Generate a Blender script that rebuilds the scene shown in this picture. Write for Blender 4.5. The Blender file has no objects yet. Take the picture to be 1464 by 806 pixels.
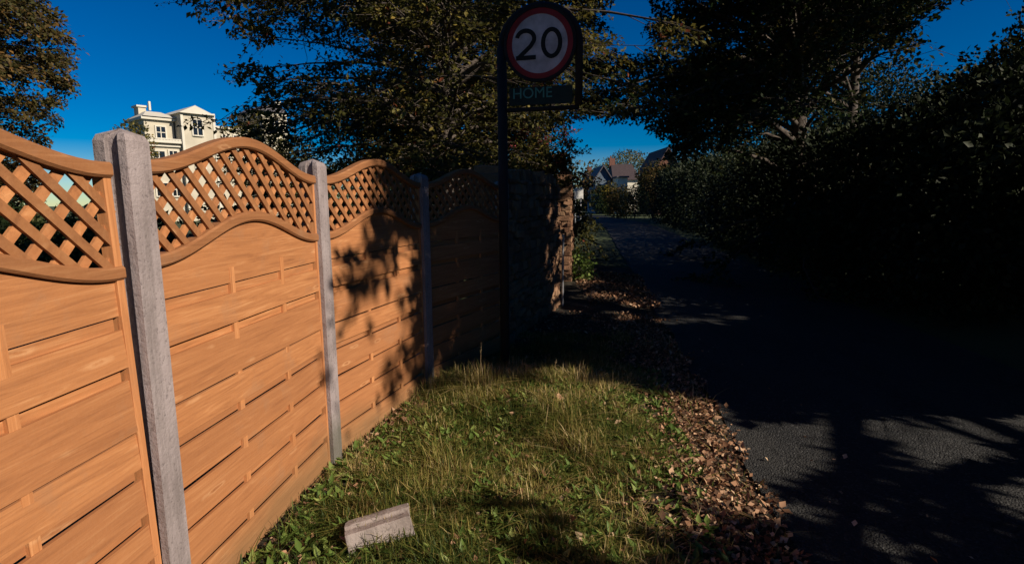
import bpy, bmesh, math, random
import numpy as np
from mathutils import Vector, Matrix
R_ = math.radians
sc = bpy.context.scene
col = sc.collection
random.seed(7)
EYE = 1.7; PITCH = R_(8.32); ROLL = R_(0.55); FPX = 800.0
SUN_AZ = R_(122.0); SUN_EL = R_(29.0)
SUN = np.array([math.sin(SUN_AZ)*math.cos(SUN_EL), math.cos(SUN_AZ)*math.cos(SUN_EL), math.sin(SUN_EL)])

def at(px, py, Y):
    """where a far building's corner stands, at distance Y down the lane"""
    u = (px-732)/FPX; v = (403-py)/FPX
    r = u*math.cos(ROLL)+v*math.sin(ROLL); w = -u*math.sin(ROLL)+v*math.cos(ROLL)
    d = (r, math.cos(PITCH)+math.sin(PITCH)*w, -math.sin(PITCH)+math.cos(PITCH)*w)
    t = Y/d[1]
    return d[0]*t, d[2]*t+EYE

# ------------------------------------------------------------------ materials
def mat(name):
    m = bpy.data.materials.new(name); m.use_nodes = True
    nt = m.node_tree
    return m, nt, nt.nodes['Principled BSDF'], nt.nodes['Material Output']
def N(nt, t, **k):
    n = nt.nodes.new(t)
    for a, b in k.items(): setattr(n, a, b)
    return n
def ramp(nt, fac, stops, interp='LINEAR'):
    r = N(nt, 'ShaderNodeValToRGB'); r.color_ramp.interpolation = interp
    e = r.color_ramp.elements
    while len(e) < len(stops): e.new(0.5)
    for i, (p, c) in enumerate(stops):
        e[i].position = p; e[i].color = (*c, 1)
    nt.links.new(fac, r.inputs[0]); return r
def coords(nt, scale=(1,1,1), kind='Object', rnd=False):
    tc = N(nt, 'ShaderNodeTexCoord'); mp = N(nt, 'ShaderNodeMapping')
    mp.inputs['Scale'].default_value = scale
    src = tc.outputs[kind]
    if rnd:
        oi = N(nt, 'ShaderNodeObjectInfo'); mu = N(nt, 'ShaderNodeMath', operation='MULTIPLY'); mu.inputs[1].default_value = 37
        nt.links.new(oi.outputs['Random'], mu.inputs[0])
        ad = N(nt, 'ShaderNodeVectorMath', operation='ADD')
        nt.links.new(src, ad.inputs[0]); nt.links.new(mu.outputs[0], ad.inputs[1]); src = ad.outputs[0]
    nt.links.new(src, mp.inputs[0]); return mp.outputs[0]
def noise(nt, vec, s, det=4, rough=.55, dist=0):
    n = N(nt, 'ShaderNodeTexNoise'); n.inputs['Scale'].default_value = s; n.inputs['Detail'].default_value = det
    n.inputs['Roughness'].default_value = rough; n.inputs['Distortion'].default_value = dist
    nt.links.new(vec, n.inputs['Vector']); return n.outputs['Fac']
def bump(nt, b, h, strength=.3, dist=.01):
    n = N(nt, 'ShaderNodeBump'); n.inputs['Strength'].default_value = strength; n.inputs['Distance'].default_value = dist
    nt.links.new(h, n.inputs['Height']); nt.links.new(n.outputs[0], b.inputs['Normal']); return n
def mixc(nt, fac, a, b, mode='MIX'):
    n = N(nt, 'ShaderNodeMix', data_type='RGBA', blend_type=mode)
    for s, v in ((0, fac), (6, a), (7, b)):
        if hasattr(v, 'is_output'): nt.links.new(v, n.inputs[s])
        elif s == 0: n.inputs[0].default_value = v
        else: n.inputs[s].default_value = (*v, 1)
    return n.outputs[2]
def mathn(nt, op, a, b=None):
    n = N(nt, 'ShaderNodeMath', operation=op)
    for i, v in enumerate((a, b)):
        if v is None: continue
        if hasattr(v, 'is_output'): nt.links.new(v, n.inputs[i])
        else: n.inputs[i].default_value = v
    return n.outputs[0]

def wood(name, axis, tint=1.0):
    m, nt, b, o = mat(name)
    sx = {'x': (1.6, 30, 26), 'z': (26, 30, 1.6), 'd': (9, 9, 9)}[axis]
    at_ = N(nt, 'ShaderNodeAttribute', attribute_name='v')
    tc = N(nt, 'ShaderNodeTexCoord'); oi = N(nt, 'ShaderNodeObjectInfo')
    mu = mathn(nt, 'MULTIPLY', oi.outputs['Random'], 23.0); mu2 = mathn(nt, 'MULTIPLY', at_.outputs['Fac'], 11.0)
    off = mathn(nt, 'ADD', mu, mu2)
    ad = N(nt, 'ShaderNodeVectorMath', operation='ADD'); nt.links.new(tc.outputs['Object'], ad.inputs[0]); nt.links.new(off, ad.inputs[1])
    mp = N(nt, 'ShaderNodeMapping'); mp.inputs['Scale'].default_value = sx; nt.links.new(ad.outputs[0], mp.inputs[0])
    g = noise(nt, mp.outputs[0], 1.6, 6, .62, 1.1)
    # knots: distorted cells, dark heart with a pale flare
    mp2 = N(nt, 'ShaderNodeMapping'); mp2.inputs['Scale'].default_value = (1.5, 3, 7.5) if axis == 'x' else (4, 4, 4); nt.links.new(ad.outputs[0], mp2.inputs[0])
    vo = N(nt, 'ShaderNodeTexVoronoi'); vo.inputs['Scale'].default_value = 1.5; kd = N(nt, 'ShaderNodeTexNoise'); kd.inputs['Scale'].default_value = 9; kd.inputs['Detail'].default_value = 4; nt.links.new(ad.outputs[0], kd.inputs['Vector'])
    ks = N(nt, 'ShaderNodeVectorMath', operation='SCALE'); ks.inputs['Scale'].default_value = .22; nt.links.new(kd.outputs['Color'], ks.inputs[0])
    ka = N(nt, 'ShaderNodeVectorMath', operation='ADD'); nt.links.new(mp2.outputs[0], ka.inputs[0]); nt.links.new(ks.outputs[0], ka.inputs[1]); nt.links.new(ka.outputs[0], vo.inputs['Vector'])
    big = noise(nt, ad.outputs[0], 2.2, 3, .5)
    c = ramp(nt, g, [(.30, (.23*tint, .085*tint, .031*tint)), (.43, (.37*tint, .15*tint, .055*tint)), (.57, (.47*tint, .20*tint, .076*tint)), (.70, (.61*tint, .31*tint, .14*tint))])
    c2 = mixc(nt, mathn(nt, 'MULTIPLY', big, .5), c.outputs[0], (.47*tint, .185*tint, .068*tint)); 
    mx = mixc(nt, mathn(nt, 'MULTIPLY', at_.outputs['Fac'], .62), c2, (.25*tint, .095*tint, .038*tint))
    kn = ramp(nt, vo.outputs['Distance'], [(.02, (1,1,1)), (.045, (.3,.3,.3)), (.10, (0,0,0))])
    c3 = mixc(nt, mathn(nt, 'MULTIPLY', kn.outputs[0], .75), mx, (.22, .075, .025))
    fl = ramp(nt, vo.outputs['Distance'], [(.07, (0,0,0)), (.10, (1,1,1)), (.17, (0,0,0))])
    fl2 = mathn(nt, 'MULTIPLY', fl.outputs[0], mathn(nt, 'MULTIPLY', g, .6))
    c4 = mixc(nt, fl2, c3, (.74, .45, .24))
    # saw marks / weather grey
    w = noise(nt, ad.outputs[0], 90, 3, .6)
    c5 = mixc(nt, mathn(nt, 'MULTIPLY', w, .25), c4, (.42, .235, .13))
    # fine dark grain lines, damp green-grey staining low down and old water runs
    mp3 = N(nt, 'ShaderNodeMapping'); mp3.inputs['Scale'].default_value = tuple(q*(1 if q < 3 else 3.4) for q in sx); nt.links.new(ad.outputs[0], mp3.inputs[0])
    g3 = noise(nt, mp3.outputs[0], 2.0, 4, .7, .6); gl = ramp(nt, g3, [(.34, (1,1,1)), (.46, (0,0,0))])
    c5 = mixc(nt, mathn(nt, 'MULTIPLY', gl.outputs[0], .34), c5, (.20, .08, .034))
    pt = ramp(nt, noise(nt, ad.outputs[0], 3.1, 5, .7), [(.56, (0,0,0)), (.72, (1,1,1))])
    c5 = mixc(nt, mathn(nt, 'MULTIPLY', pt.outputs[0], .45), c5, (.30, .17, .10))
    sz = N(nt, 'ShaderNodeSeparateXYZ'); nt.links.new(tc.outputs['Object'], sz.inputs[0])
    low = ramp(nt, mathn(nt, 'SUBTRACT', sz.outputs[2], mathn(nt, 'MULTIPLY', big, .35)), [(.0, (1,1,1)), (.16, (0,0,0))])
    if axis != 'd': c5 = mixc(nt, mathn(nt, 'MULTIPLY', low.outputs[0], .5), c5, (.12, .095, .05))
    nt.links.new(c5, b.inputs['Base Color']); b.inputs['Roughness'].default_value = .72
    b.inputs['Specular IOR Level'].default_value = .25
    hh = mathn(nt, 'ADD', g, mathn(nt, 'MULTIPLY', w, .5))
    bump(nt, b, hh, .35, .004)
    return m
M = {}
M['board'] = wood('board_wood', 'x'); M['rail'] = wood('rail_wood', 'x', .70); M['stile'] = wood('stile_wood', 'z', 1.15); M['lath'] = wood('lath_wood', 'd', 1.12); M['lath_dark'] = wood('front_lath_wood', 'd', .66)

def concrete(name, c0, c1, s=60):
    m, nt, b, o = mat(name); v = coords(nt, rnd=True)
    n1 = noise(nt, v, 6, 5); n2 = noise(nt, v, s, 3, .7); n3 = noise(nt, v, 170, 2, .7)
    c = ramp(nt, n1, [(.3, c0), (.7, c1)])
    pit = ramp(nt, n2, [(.33, (.35,.34,.35)), (.42, (1,1,1))])
    cc = mixc(nt, .6, c.outputs[0], pit.outputs[0], 'MULTIPLY')
    sp = ramp(nt, n3, [(.64, (0,0,0)), (.72, (1,1,1))])
    cc = mixc(nt, mathn(nt, 'MULTIPLY', sp.outputs[0], .35), cc, (.6, .56, .56))
    vs_ = coords(nt, (14, 14, 1.6), rnd=True); st = ramp(nt, noise(nt, vs_, 1.3, 6, .7), [(.46, (0,0,0)), (.66, (1,1,1))])
    cc = mixc(nt, mathn(nt, 'MULTIPLY', st.outputs[0], .5), cc, (.11, .092, .088))
    sz = N(nt, 'ShaderNodeSeparateXYZ'); nt.links.new(coords(nt), sz.inputs[0])
    al = ramp(nt, mathn(nt, 'SUBTRACT', sz.outputs[2], mathn(nt, 'MULTIPLY', n1, .5)), [(.0, (1,1,1)), (.12, (0,0,0))])
    if name.startswith('post'): cc = mixc(nt, mathn(nt, 'MULTIPLY', al.outputs[0], .6), cc, (.05, .06, .03))
    nt.links.new(cc, b.inputs['Base Color']); b.inputs['Roughness'].default_value = .9
    bump(nt, b, mathn(nt, 'ADD', n2, n1), .8, .006); return m
M['concrete'] = concrete('post_concrete', (.235, .195, .20), (.335, .285, .295))
M['block'] = concrete('block_concrete', (.22, .18, .165), (.33, .28, .265), 45)

def stone_mat():
    m, nt, b, o = mat('wall_stone'); v = coords(nt)
    a = N(nt, 'ShaderNodeAttribute', attribute_name='v')
    n1 = noise(nt, v, 9, 6, .65); n2 = noise(nt, v, 45, 4, .7)
    c = ramp(nt, a.outputs['Fac'], [(0, (.20,.095,.05)), (.5, (.34,.18,.10)), (1, (.46,.28,.16))])
    cc = mixc(nt, mathn(nt, 'MULTIPLY', n1, .8), c.outputs[0], (.12, .065, .04))
    nt.links.new(cc, b.inputs['Base Color']); b.inputs['Roughness'].default_value = .93
    bump(nt, b, mathn(nt, 'ADD', n1, n2), .8, .02); return m
M['stone'] = stone_mat()

def plain(name, c, rough=.7, var=.25, s=8, metal=0, bs=.15):
    m, nt, b, o = mat(name); v = coords(nt)
    n = noise(nt, v, s, 5, .6)
    r = ramp(nt, n, [(.3, tuple(x*(1-var) for x in c)), (.7, tuple(min(1, x*(1+var)) for x in c))])
    nt.links.new(r.outputs[0], b.inputs['Base Color']); b.inputs['Roughness'].default_value = rough; b.inputs['Metallic'].default_value = metal
    bump(nt, b, noise(nt, v, s*6, 3), bs, .005); return m
M['mortar'] = plain('mortar', (.16,.12,.09), .95)
M['galv'] = plain('galvanised_metal', (.42,.43,.46), .45, .2, 20, .6)
M['sign_black'] = plain('black_painted_metal', (.010,.010,.011), .85, .3, 12)
M['sign_white'] = plain('reflective_white', (.56,.50,.52), .5, .28, 9)
M['sign_red'] = plain('reflective_red', (.30,.011,.016), .45, .25, 9)
M['sign_green'] = plain('dark_green_plate', (.004,.022,.020), .8, .3, 9)
M['sign_text'] = plain('faded_lettering', (.06,.24,.22), .7, .2, 20)
M['stucco'] = plain('cream_stucco', (.46,.42,.33), .9, .14, .8, 0, .05)
M['stucco_trim'] = plain('pale_stucco_trim', (.56,.53,.45), .85, .08, 1, 0, .05)
M['white_paint'] = plain('white_paint', (.74,.74,.72), .6, .08, 2)
M['slate'] = plain('slate_roof', (.085,.08,.095), .75, .3, 3)
M['lead'] = plain('lead_roof', (.14,.15,.18), .6, .25, 2)
M['tile'] = plain('clay_tile_roof', (.05,.034,.036), .85, .35, 4)
M['render_grey'] = plain('grey_blue_render', (.10,.14,.19), .9, .2, 1)
M['render_white'] = plain('white_render', (.72,.68,.55), .9, .1, 1)
M['brick'] = plain('red_brick', (.16,.07,.05), .9, .3, 6)
M['bark'] = plain('bark', (.075,.06,.05), .95, .5, 14, 0, .8)
M['bark_pale'] = plain('pale_bark', (.17,.155,.14), .9, .5, 10, 0, .6)
M['soil'] = plain('soil', (.045,.032,.022), 1, .5, 9, 0, .9)
M['plastic_white'] = plain('white_plastic', (.75,.76,.78), .35, .05, 8)
m, nt, b, o = mat('window_glass'); b.inputs['Base Color'].default_value = (.012,.014,.018,1); b.inputs['Roughness'].default_value = .12
M['glass'] = m

def asphalt():
    m, nt, b, o = mat('asphalt'); v = coords(nt)
    vo = N(nt, 'ShaderNodeTexVoronoi'); vo.inputs['Scale'].default_value = 85; nt.links.new(v, vo.inputs['Vector'])
    big = noise(nt, v, .9, 6, .6); n2 = noise(nt, v, 140, 3)
    c = ramp(nt, vo.outputs['Distance'], [(.05, (.045,.046,.048)), (.75, (.012,.012,.013))])
    sp = N(nt, 'ShaderNodeSeparateColor'); nt.links.new(vo.outputs['Color'], sp.inputs[0])
    gl = ramp(nt, sp.outputs[0], [(.86, (0,0,0)), (.97, (1,1,1))])
    cc = mixc(nt, mathn(nt, 'MULTIPLY', gl.outputs[0], .55), c.outputs[0], (.15,.15,.15))
    cc = mixc(nt, mathn(nt, 'MULTIPLY', big, .6), cc, (.020,.0205,.022))
    pa = ramp(nt, noise(nt, coords(nt, (1, .25, 1)), 1.4, 6, .7), [(.42, (0,0,0)), (.62, (1,1,1))])
    cc = mixc(nt, mathn(nt, 'MULTIPLY', pa.outputs[0], .45), cc, (.052, .050, .047))
    crk = N(nt, 'ShaderNodeTexVoronoi', feature='DISTANCE_TO_EDGE'); crk.inputs['Scale'].default_value = .9
    wv = N(nt, 'ShaderNodeVectorMath', operation='ADD'); nt.links.new(v, wv.inputs[0]); nz = N(nt, 'ShaderNodeTexNoise'); nz.inputs['Scale'].default_value = 3; nt.links.new(v, nz.inputs['Vector']); nt.links.new(nz.outputs['Color'], wv.inputs[1]); nt.links.new(wv.outputs[0], crk.inputs['Vector'])
    ck = ramp(nt, crk.outputs['Distance'], [(.0, (1,1,1)), (.012, (0,0,0))])
    cc = mixc(nt, mathn(nt, 'MULTIPLY', ck.outputs[0], .8), cc, (.006, .006, .006))
    nt.links.new(cc, b.inputs['Base Color']); b.inputs['Roughness'].default_value = .8; b.inputs['Specular IOR Level'].default_value = .3
    h = mathn(nt, 'SUBTRACT', mathn(nt, 'MULTIPLY', n2, .4), vo.outputs['Distance'])
    bump(nt, b, h, .9, .012); return m
M['asphalt'] = asphalt()
def verge_mat():
    m, nt, b, o = mat('verge_soil'); v = coords(nt)
    n1 = noise(nt, v, 3.2, 5, .6); n2 = noise(nt, v, 60, 4, .7)
    c = ramp(nt, n1, [(.35, (.022,.018,.011)), (.6, (.045,.034,.018)), (.75, (.035,.038,.014))])
    cc = mixc(nt, mathn(nt, 'MULTIPLY', n2, .7), c.outputs[0], (.03,.022,.014))
    nt.links.new(cc, b.inputs['Base Color']); b.inputs['Roughness'].default_value = 1
    bump(nt, b, n2, 1, .02); return m
M['verge'] = verge_mat()
def lawn_mat():
    m, nt, b, o = mat('lawn_ground'); v = coords(nt)
    n1 = noise(nt, v, .6, 6, .65); n2 = noise(nt, v, 25, 4, .7)
    c = ramp(nt, n1, [(.35, (.035,.055,.014)), (.65, (.06,.085,.022))])
    cc = mixc(nt, mathn(nt, 'MULTIPLY', n2, .6), c.outputs[0], (.03,.035,.012))
    nt.links.new(cc, b.inputs['Base Color']); b.inputs['Roughness'].default_value = 1
    bump(nt, b, n2, 1, .03); return m
M['lawn'] = lawn_mat()

def leafmat(name, stops, transl=.35, rough=.6, spec=.2):
    m, nt, b, o = mat(name)
    a = N(nt, 'ShaderNodeAttribute', attribute_name='v')
    r = ramp(nt, a.outputs['Fac'], stops)
    nt.links.new(r.outputs[0], b.inputs['Base Color']); b.inputs['Roughness'].default_value = rough; b.inputs['Specular IOR Level'].default_value = spec
    t = N(nt, 'ShaderNodeBsdfTranslucent'); nt.links.new(r.outputs[0], t.inputs[0])
    mx = N(nt, 'ShaderNodeMixShader'); mx.inputs[0].default_value = transl
    nt.links.new(b.outputs[0], mx.inputs[1]); nt.links.new(t.outputs[0], mx.inputs[2]); nt.links.new(mx.outputs[0], o.inputs[0])
    return m
M['leaf_copper'] = leafmat('copper_autumn_leaves', [(0,(.028,.034,.012)), (.40,(.055,.058,.016)), (.70,(.14,.125,.03)), (.93,(.27,.20,.045)), (1,(.20,.06,.03))])
M['leaf_olive'] = leafmat('olive_autumn_leaves', [(0,(.045,.05,.015)), (.5,(.085,.075,.022)), (.8,(.14,.085,.03)), (1,(.22,.12,.035))])
M['leaf_green'] = leafmat('green_leaves', [(0,(.018,.035,.014)), (.55,(.035,.055,.018)), (.85,(.07,.08,.025)), (1,(.15,.11,.035))])
M['leaf_dark'] = leafmat('dark_evergreen_leaves', [(0,(.012,.02,.01)), (.7,(.022,.032,.013)), (1,(.04,.05,.02))], .15)
M['leaf_yellow'] = leafmat('yellow_hedge_leaves', [(0,(.14,.11,.012)), (1,(.30,.22,.03))])
M['leaf_red'] = leafmat('berry_tree_leaves', [(0,(.04,.05,.02)), (.6,(.10,.10,.04)), (.75,(.28,.05,.06)), (1,(.42,.08,.10))])
M['grass'] = leafmat('verge_grass', [(0,(.025,.045,.010)), (.30,(.075,.105,.02)), (.55,(.20,.19,.045)), (.78,(.38,.28,.10)), (1,(.64,.50,.27))], .3, .55)
M['weed'] = leafmat('weed_leaves', [(0,(.05,.10,.016)), (.6,(.14,.21,.045)), (1,(.30,.34,.10))], .3, .45)
M['litter'] = leafmat('fallen_leaves', [(0,(.05,.028,.017)), (.28,(.18,.09,.05)), (.55,(.34,.18,.10)), (.8,(.48,.29,.18)), (1,(.64,.47,.31))], .12, .75)
M['straw'] = leafmat('dry_stalk', [(0,(.26,.19,.09)), (1,(.42,.32,.18))], .2, .7)

# ------------------------------------------------------------------ object helpers
def tag(o, label=None, cat=None, group=None, kind=None):
    if label: o['label'] = label
    if cat: o['category'] = cat
    if group: o['group'] = group
    if kind: o['kind'] = kind
    return o
def empty(name, loc=(0,0,0), rz=0.0):
    o = bpy.data.objects.new(name, None); col.objects.link(o); o.location = loc; o.rotation_euler = (0,0,rz); o.empty_display_size = .2
    return o
def link(name, me, m, parent=None):
    o = bpy.data.objects.new(name, me); col.objects.link(o)
    if m is not None: me.materials.append(m)
    if parent: o.parent = parent
    return o
def np_mesh(name, V, F, fv=None, smooth=False):
    """V (n,3), F (m,k) same-size faces"""
    V = np.asarray(V, np.float32); F = np.asarray(F, np.int32); k = F.shape[1]
    me = bpy.data.meshes.new(name)
    me.vertices.add(len(V)); me.vertices.foreach_set('co', V.ravel())
    me.loops.add(F.size); me.loops.foreach_set('vertex_index', F.ravel())
    me.polygons.add(len(F)); me.polygons.foreach_set('loop_start', np.arange(0, F.size, k, dtype=np.int32))
    me.polygons.foreach_set('loop_total', np.full(len(F), k, np.int32))
    if smooth: me.polygons.foreach_set('use_smooth', np.ones(len(F), bool))
    if fv is not None:
        a = me.attributes.new('v', 'FLOAT', 'FACE'); a.data.foreach_set('value', np.asarray(fv, np.float32))
    me.update(calc_edges=True); me.validate(); return me
class MB:
    """collects polygons into ONE mesh, with a per-piece tone value v"""
    def __init__(s): s.V = []; s.F = []; s.T = []
    def poly(s, vs, fs, v=.5):
        n = len(s.V); s.V += [tuple(p) for p in vs]; s.F += [tuple(i+n for i in f) for f in fs]; s.T += [v]*len(fs)
    def box(s, c, d, v=.5, rot=None, jit=0):
        x, y, z = (q/2 for q in d); vs = []
        for a in ((-1,-1,-1),(1,-1,-1),(1,1,-1),(-1,1,-1),(-1,-1,1),(1,-1,1),(1,1,1),(-1,1,1)):
            p = Vector((a[0]*x, a[1]*y, a[2]*z))
            if jit: p += Vector([random.uniform(-jit, jit) for _ in range(3)])
            if rot is not None: p = rot @ p
            vs.append(p + Vector(c))
        s.poly(vs, [(0,3,2,1),(4,5,6,7),(0,1,5,4),(1,2,6,5),(2,3,7,6),(3,0,4,7)], v)
    def b2(s, lo, hi, v=.5): s.box([(a+b)/2 for a, b in zip(lo, hi)], [b-a for a, b in zip(lo, hi)], v)
    def tube(s, pts, rad, n=10, v=.5, cap=True):
        pts = [Vector(p) for p in pts]; rings = []; vs = []; fs = []
        if not hasattr(rad, '__len__'): rad = [rad]*len(pts)
        for i, p in enumerate(pts):
            d = (pts[min(i+1, len(pts)-1)] - pts[max(i-1, 0)]).normalized()
            a = d.orthogonal().normalized() if i == 0 else (pa - d*pa.dot(d)).normalized()
            pa = a; bb = d.cross(a)
            for k in range(n):
                t = 2*math.pi*k/n; vs.append(p + (a*math.cos(t)+bb*math.sin(t))*rad[i])
        for i in range(len(pts)-1):
            for k in range(n): fs.append((i*n+k, i*n+(k+1) % n, (i+1)*n+(k+1) % n, (i+1)*n+k))
        if cap: fs.append(tuple(range(n-1, -1, -1))); fs.append(tuple((len(pts)-1)*n+k for k in range(n)))
        s.poly(vs, fs, v)
    def prism(s, outline, y0, y1, v=.5):
        """outline in (x,z), extruded in y"""
        n = len(outline); vs = [(x, y0, z) for x, z in outline]+[(x, y1, z) for x, z in outline]
        fs = [tuple(range(n)), tuple(range(2*n-1, n-1, -1))]+[(i, i+n, (i+1) % n+n, (i+1) % n) for i in range(n)]
        s.poly(vs, fs, v)
    def build(s, name, m, parent=None, bevel=0, smooth=False):
        me = bpy.data.meshes.new(name); me.from_pydata(s.V, [], s.F)
        a = me.attributes.new('v', 'FLOAT', 'FACE'); a.data.foreach_set('value', s.T)
        bm = bmesh.new(); bm.from_mesh(me); bmesh.ops.recalc_face_normals(bm, faces=bm.faces)
        if bevel: bmesh.ops.bevel(bm, geom=bm.edges[:], offset=bevel, segments=2 if bevel > .003 else 1, affect='EDGES', profile=.6)
        bm.to_mesh(me); bm.free()
        if smooth: me.polygons.foreach_set('use_smooth', [True]*len(me.polygons))
        me.update(); return link(name, me, m, parent)

def leaves_mesh(name, P, D, size, v, rng, width=.5, fold=.25, nrm=None, curl=0):
    """one folded blade per leaf: P base, D direction, size (n,)"""
    n = len(P); D = D/np.linalg.norm(D, axis=1, keepdims=True)
    if nrm is None: nrm = rng.normal(size=(n,3)); nrm[:,2] = np.abs(nrm[:,2])+.5
    S = np.cross(D, nrm); S /= np.linalg.norm(S, axis=1, keepdims=True)+1e-9
    U = np.cross(S, D); s = size[:,None]
    V = np.empty((n,4,3)); V[:,0] = P
    V[:,1] = P+D*s*.45+S*s*width*.5+U*s*fold*.5; V[:,2] = P+D*s+U*s*curl; V[:,3] = P+D*s*.45-S*s*width*.5+U*s*fold*.5
    F = np.empty((n,2,3), int); bs = np.arange(n)[:,None]*4
    F[:,0] = bs+[0,1,2]; F[:,1] = bs+[0,2,3]
    return np_mesh(name, V.reshape(-1,3), F.reshape(-1,3), np.repeat(v, 2))

def tubes_np(PL, RD, n=4):
    """PL (k,m,3) polylines, RD (k,m) radii"""
    k, m_, _ = PL.shape
    T = np.empty_like(PL); T[:,1:-1] = PL[:,2:]-PL[:,:-2]; T[:,0] = PL[:,1]-PL[:,0]; T[:,-1] = PL[:,-1]-PL[:,-2]
    T /= np.linalg.norm(T, axis=2, keepdims=True)+1e-9
    ref = np.where(np.abs(T[...,2:3]) > .8, np.array([1.,0,0]), np.array([0,0,1.]))
    A = np.cross(T, ref); A /= np.linalg.norm(A, axis=2, keepdims=True)+1e-9; B = np.cross(T, A)
    th = np.arange(n)*2*math.pi/n
    V = PL[:,:,None,:]+(A[:,:,None,:]*np.cos(th)[:,None]+B[:,:,None,:]*np.sin(th)[:,None])*RD[:,:,None,None]
    idx = np.arange(k*m_*n).reshape(k, m_, n)
    a = idx[:,:-1,:]; b = np.roll(a, -1, 2); c = idx[:,1:,:]; d = np.roll(c, -1, 2)
    F = np.stack([a,b,d,c], -1).reshape(-1,4)
    return V.reshape(-1,3), F

def vnoise(P, s, seed=0):
    """cheap smooth 3-D noise from sines, -1..1"""
    r = np.random.RandomState(seed); o = np.zeros(len(P))
    for i in range(6):
        k = r.normal(size=3)*s*(1+i*.35); o += np.sin(P@k+r.uniform(0,6.3))/(1+i*.3)
    return o/2.6

def view(P):
    x, y, z = P[:,0], P[:,1], P[:,2]-EYE; f = np.maximum(math.cos(PITCH)*y-math.sin(PITCH)*z, .05)
    return 732+800*x/f, 403-800*(math.sin(PITCH)*y+math.cos(PITCH)*z)/f
def hole(P, x0, x1, y0, y1, j=12, s=1.6, seed=71):
    px, py = view(P); n = j*vnoise(P, s, seed)+j*.6*vnoise(P, s*3, seed+1)
    cx, cy, rx, ry = (x0+x1)/2, (y0+y1)/2, (x1-x0)/2+n, (y1-y0)/2+n
    return (P[:,1] > .5) & ((np.abs((px-cx)/rx)**2.6+np.abs((py-cy)/ry)**2.6) < 1)

# ---------- where the low sun has to reach through the trees (foliage cut out of the crowns)
FL = lambda Y: -1.134+.0979*(Y-3.519)          # the fence line
def sun_gap(P):
    """True where foliage would close the gap that lets the sun onto the fence and verge"""
    # trace from P away from the sun to the fence plane X=-1.2
    t = (P[:,0]+1.2)/SUN[0]; Yf = P[:,1]-t*SUN[1]; Zf = P[:,2]-t*SUN[2]
    n1 = vnoise(np.stack([Yf*0, Yf, Zf], 1), 2.2, 3)
    nh = vnoise(np.stack([Yf*1.9, Yf*0, Zf], 1), 8.5, 19); nl_ = vnoise(np.stack([Yf, Yf*0, Zf], 1), 3.2, 23)
    edge = np.where(Zf > 1.28, 4.12+.10*n1, 3.38+.10*n1+.10*nh+.35*np.clip(.5-Zf, 0, .5))
    edge = np.where((Zf > .45) & (Zf < 1.05) & (nh > .22), edge-.22, edge)
    thr = np.interp(Yf, [3.3, 3.9, 4.3, 4.6, 4.85], [.5, .40, .06, .14, .6])
    fleck = (Zf < 1.26) & (Zf > -.1) & (Yf > 3.3) & (Yf < 4.85) & (nh+.35*nl_ > thr) & (P[:,0] > .5)
    a = (Yf > .2) & (Yf < edge) & (Zf > -.1) & (Zf < 2.5)
    g = P[:,2]/SUN[2]; X0 = P[:,0]-g*SUN[0]; Y0 = P[:,1]-g*SUN[1]
    n2 = vnoise(np.stack([X0, Y0, X0*0], 1), 2.6, 5); n3 = vnoise(np.stack([X0, Y0, X0*0], 1), 1.3, 11)
    b_ = (X0 > -1.25) & (X0 < 1.75) & (Y0 > 2.75+.12*n2) & (Y0 < 4.55+.12*n2) & (n2 > -.45)
    b2 = (X0 > .1) & (X0 < 1.8) & (Y0 > 1.9) & (Y0 < 3.2) & (n2 > .15)
    b3 = (X0 > -1.2) & (X0 < .0) & (Y0 > 2.0) & (Y0 < 2.8) & (n2 > .0)
    c = (X0 > 1.75) & (X0 < 6) & (Y0 > 2.1) & (Y0 < 4.15) & (n3+.4*n2 > -.75) & (np.sin(Y0*6.5-X0*1.3+n2*2) > -.72)
    d = (X0 > 1.2) & (X0 < 5) & (Y0 > 7.5) & (Y0 < 40) & (np.sin(Y0*5.0+n3*3+n2*2) > .38) & (X0 < 3.6+.05*Y0+1.2*n2)
    t = (P[:,0]-1.0)/SUN[0]; Yp = P[:,1]-t*SUN[1]; Zp = P[:,2]-t*SUN[2]
    e = (Yp > 10.75) & (Yp < 11.3) & (Zp > .1) & (Zp < 2.6) & (t > .3)
    t = (P[:,0]-.74)/SUN[0]; Yp = P[:,1]-t*SUN[1]; Zp = P[:,2]-t*SUN[2]; n5 = vnoise(np.stack([Yp*0, Yp, Zp], 1), 5, 91)
    f = (Yp > 7.0) & (Yp < 8.95) & (Zp > .0) & (Zp < 1.9) & ((n5 > -.05+.2*(8.5-Yp)) | ((Yp > 8.2+.12*n5) & (Zp < 1.1+.4*n5))) & (t > .2)
    g = (X0 > 1.0) & (X0 < 6.5) & (Y0 > 15) & (Y0 < 60) & (n3 > -.3)
    h = (X0 > .9) & (X0 < 2.1) & (Y0 > 8.7) & (Y0 < 12) & (n2 > -.1)
    t = (P[:,0]-.3)/SUN[0]; Yp = P[:,1]-t*SUN[1]; Zp = P[:,2]-t*SUN[2]; n6 = vnoise(np.stack([Yp*0, Yp, Zp], 1), 4.2, 95)
    kk = (Yp > 6.0) & (Yp < 13) & (Zp > 2.2) & (Zp < 7) & (n6 > -.12) & (t > 2.5)
    t = (P[:,0]+.275)/SUN[0]; Ys = P[:,1]-t*SUN[1]; Zs = P[:,2]-t*SUN[2]; st = (np.abs(Ys-4.55) < .09) & (Zs > 0) & (Zs < .5) & (t > 0)
    t = (P[:,0]-.3)/SUN[0]; Ys = P[:,1]-t*SUN[1]; Zs = P[:,2]-t*SUN[2]; st |= (np.abs(Ys-4.6) < .26) & (Zs > .02) & (Zs < .26) & (t > 0)
    return st | fleck | kk | a | b_ | b2 | b3 | c | d | e | f | g | h

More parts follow.
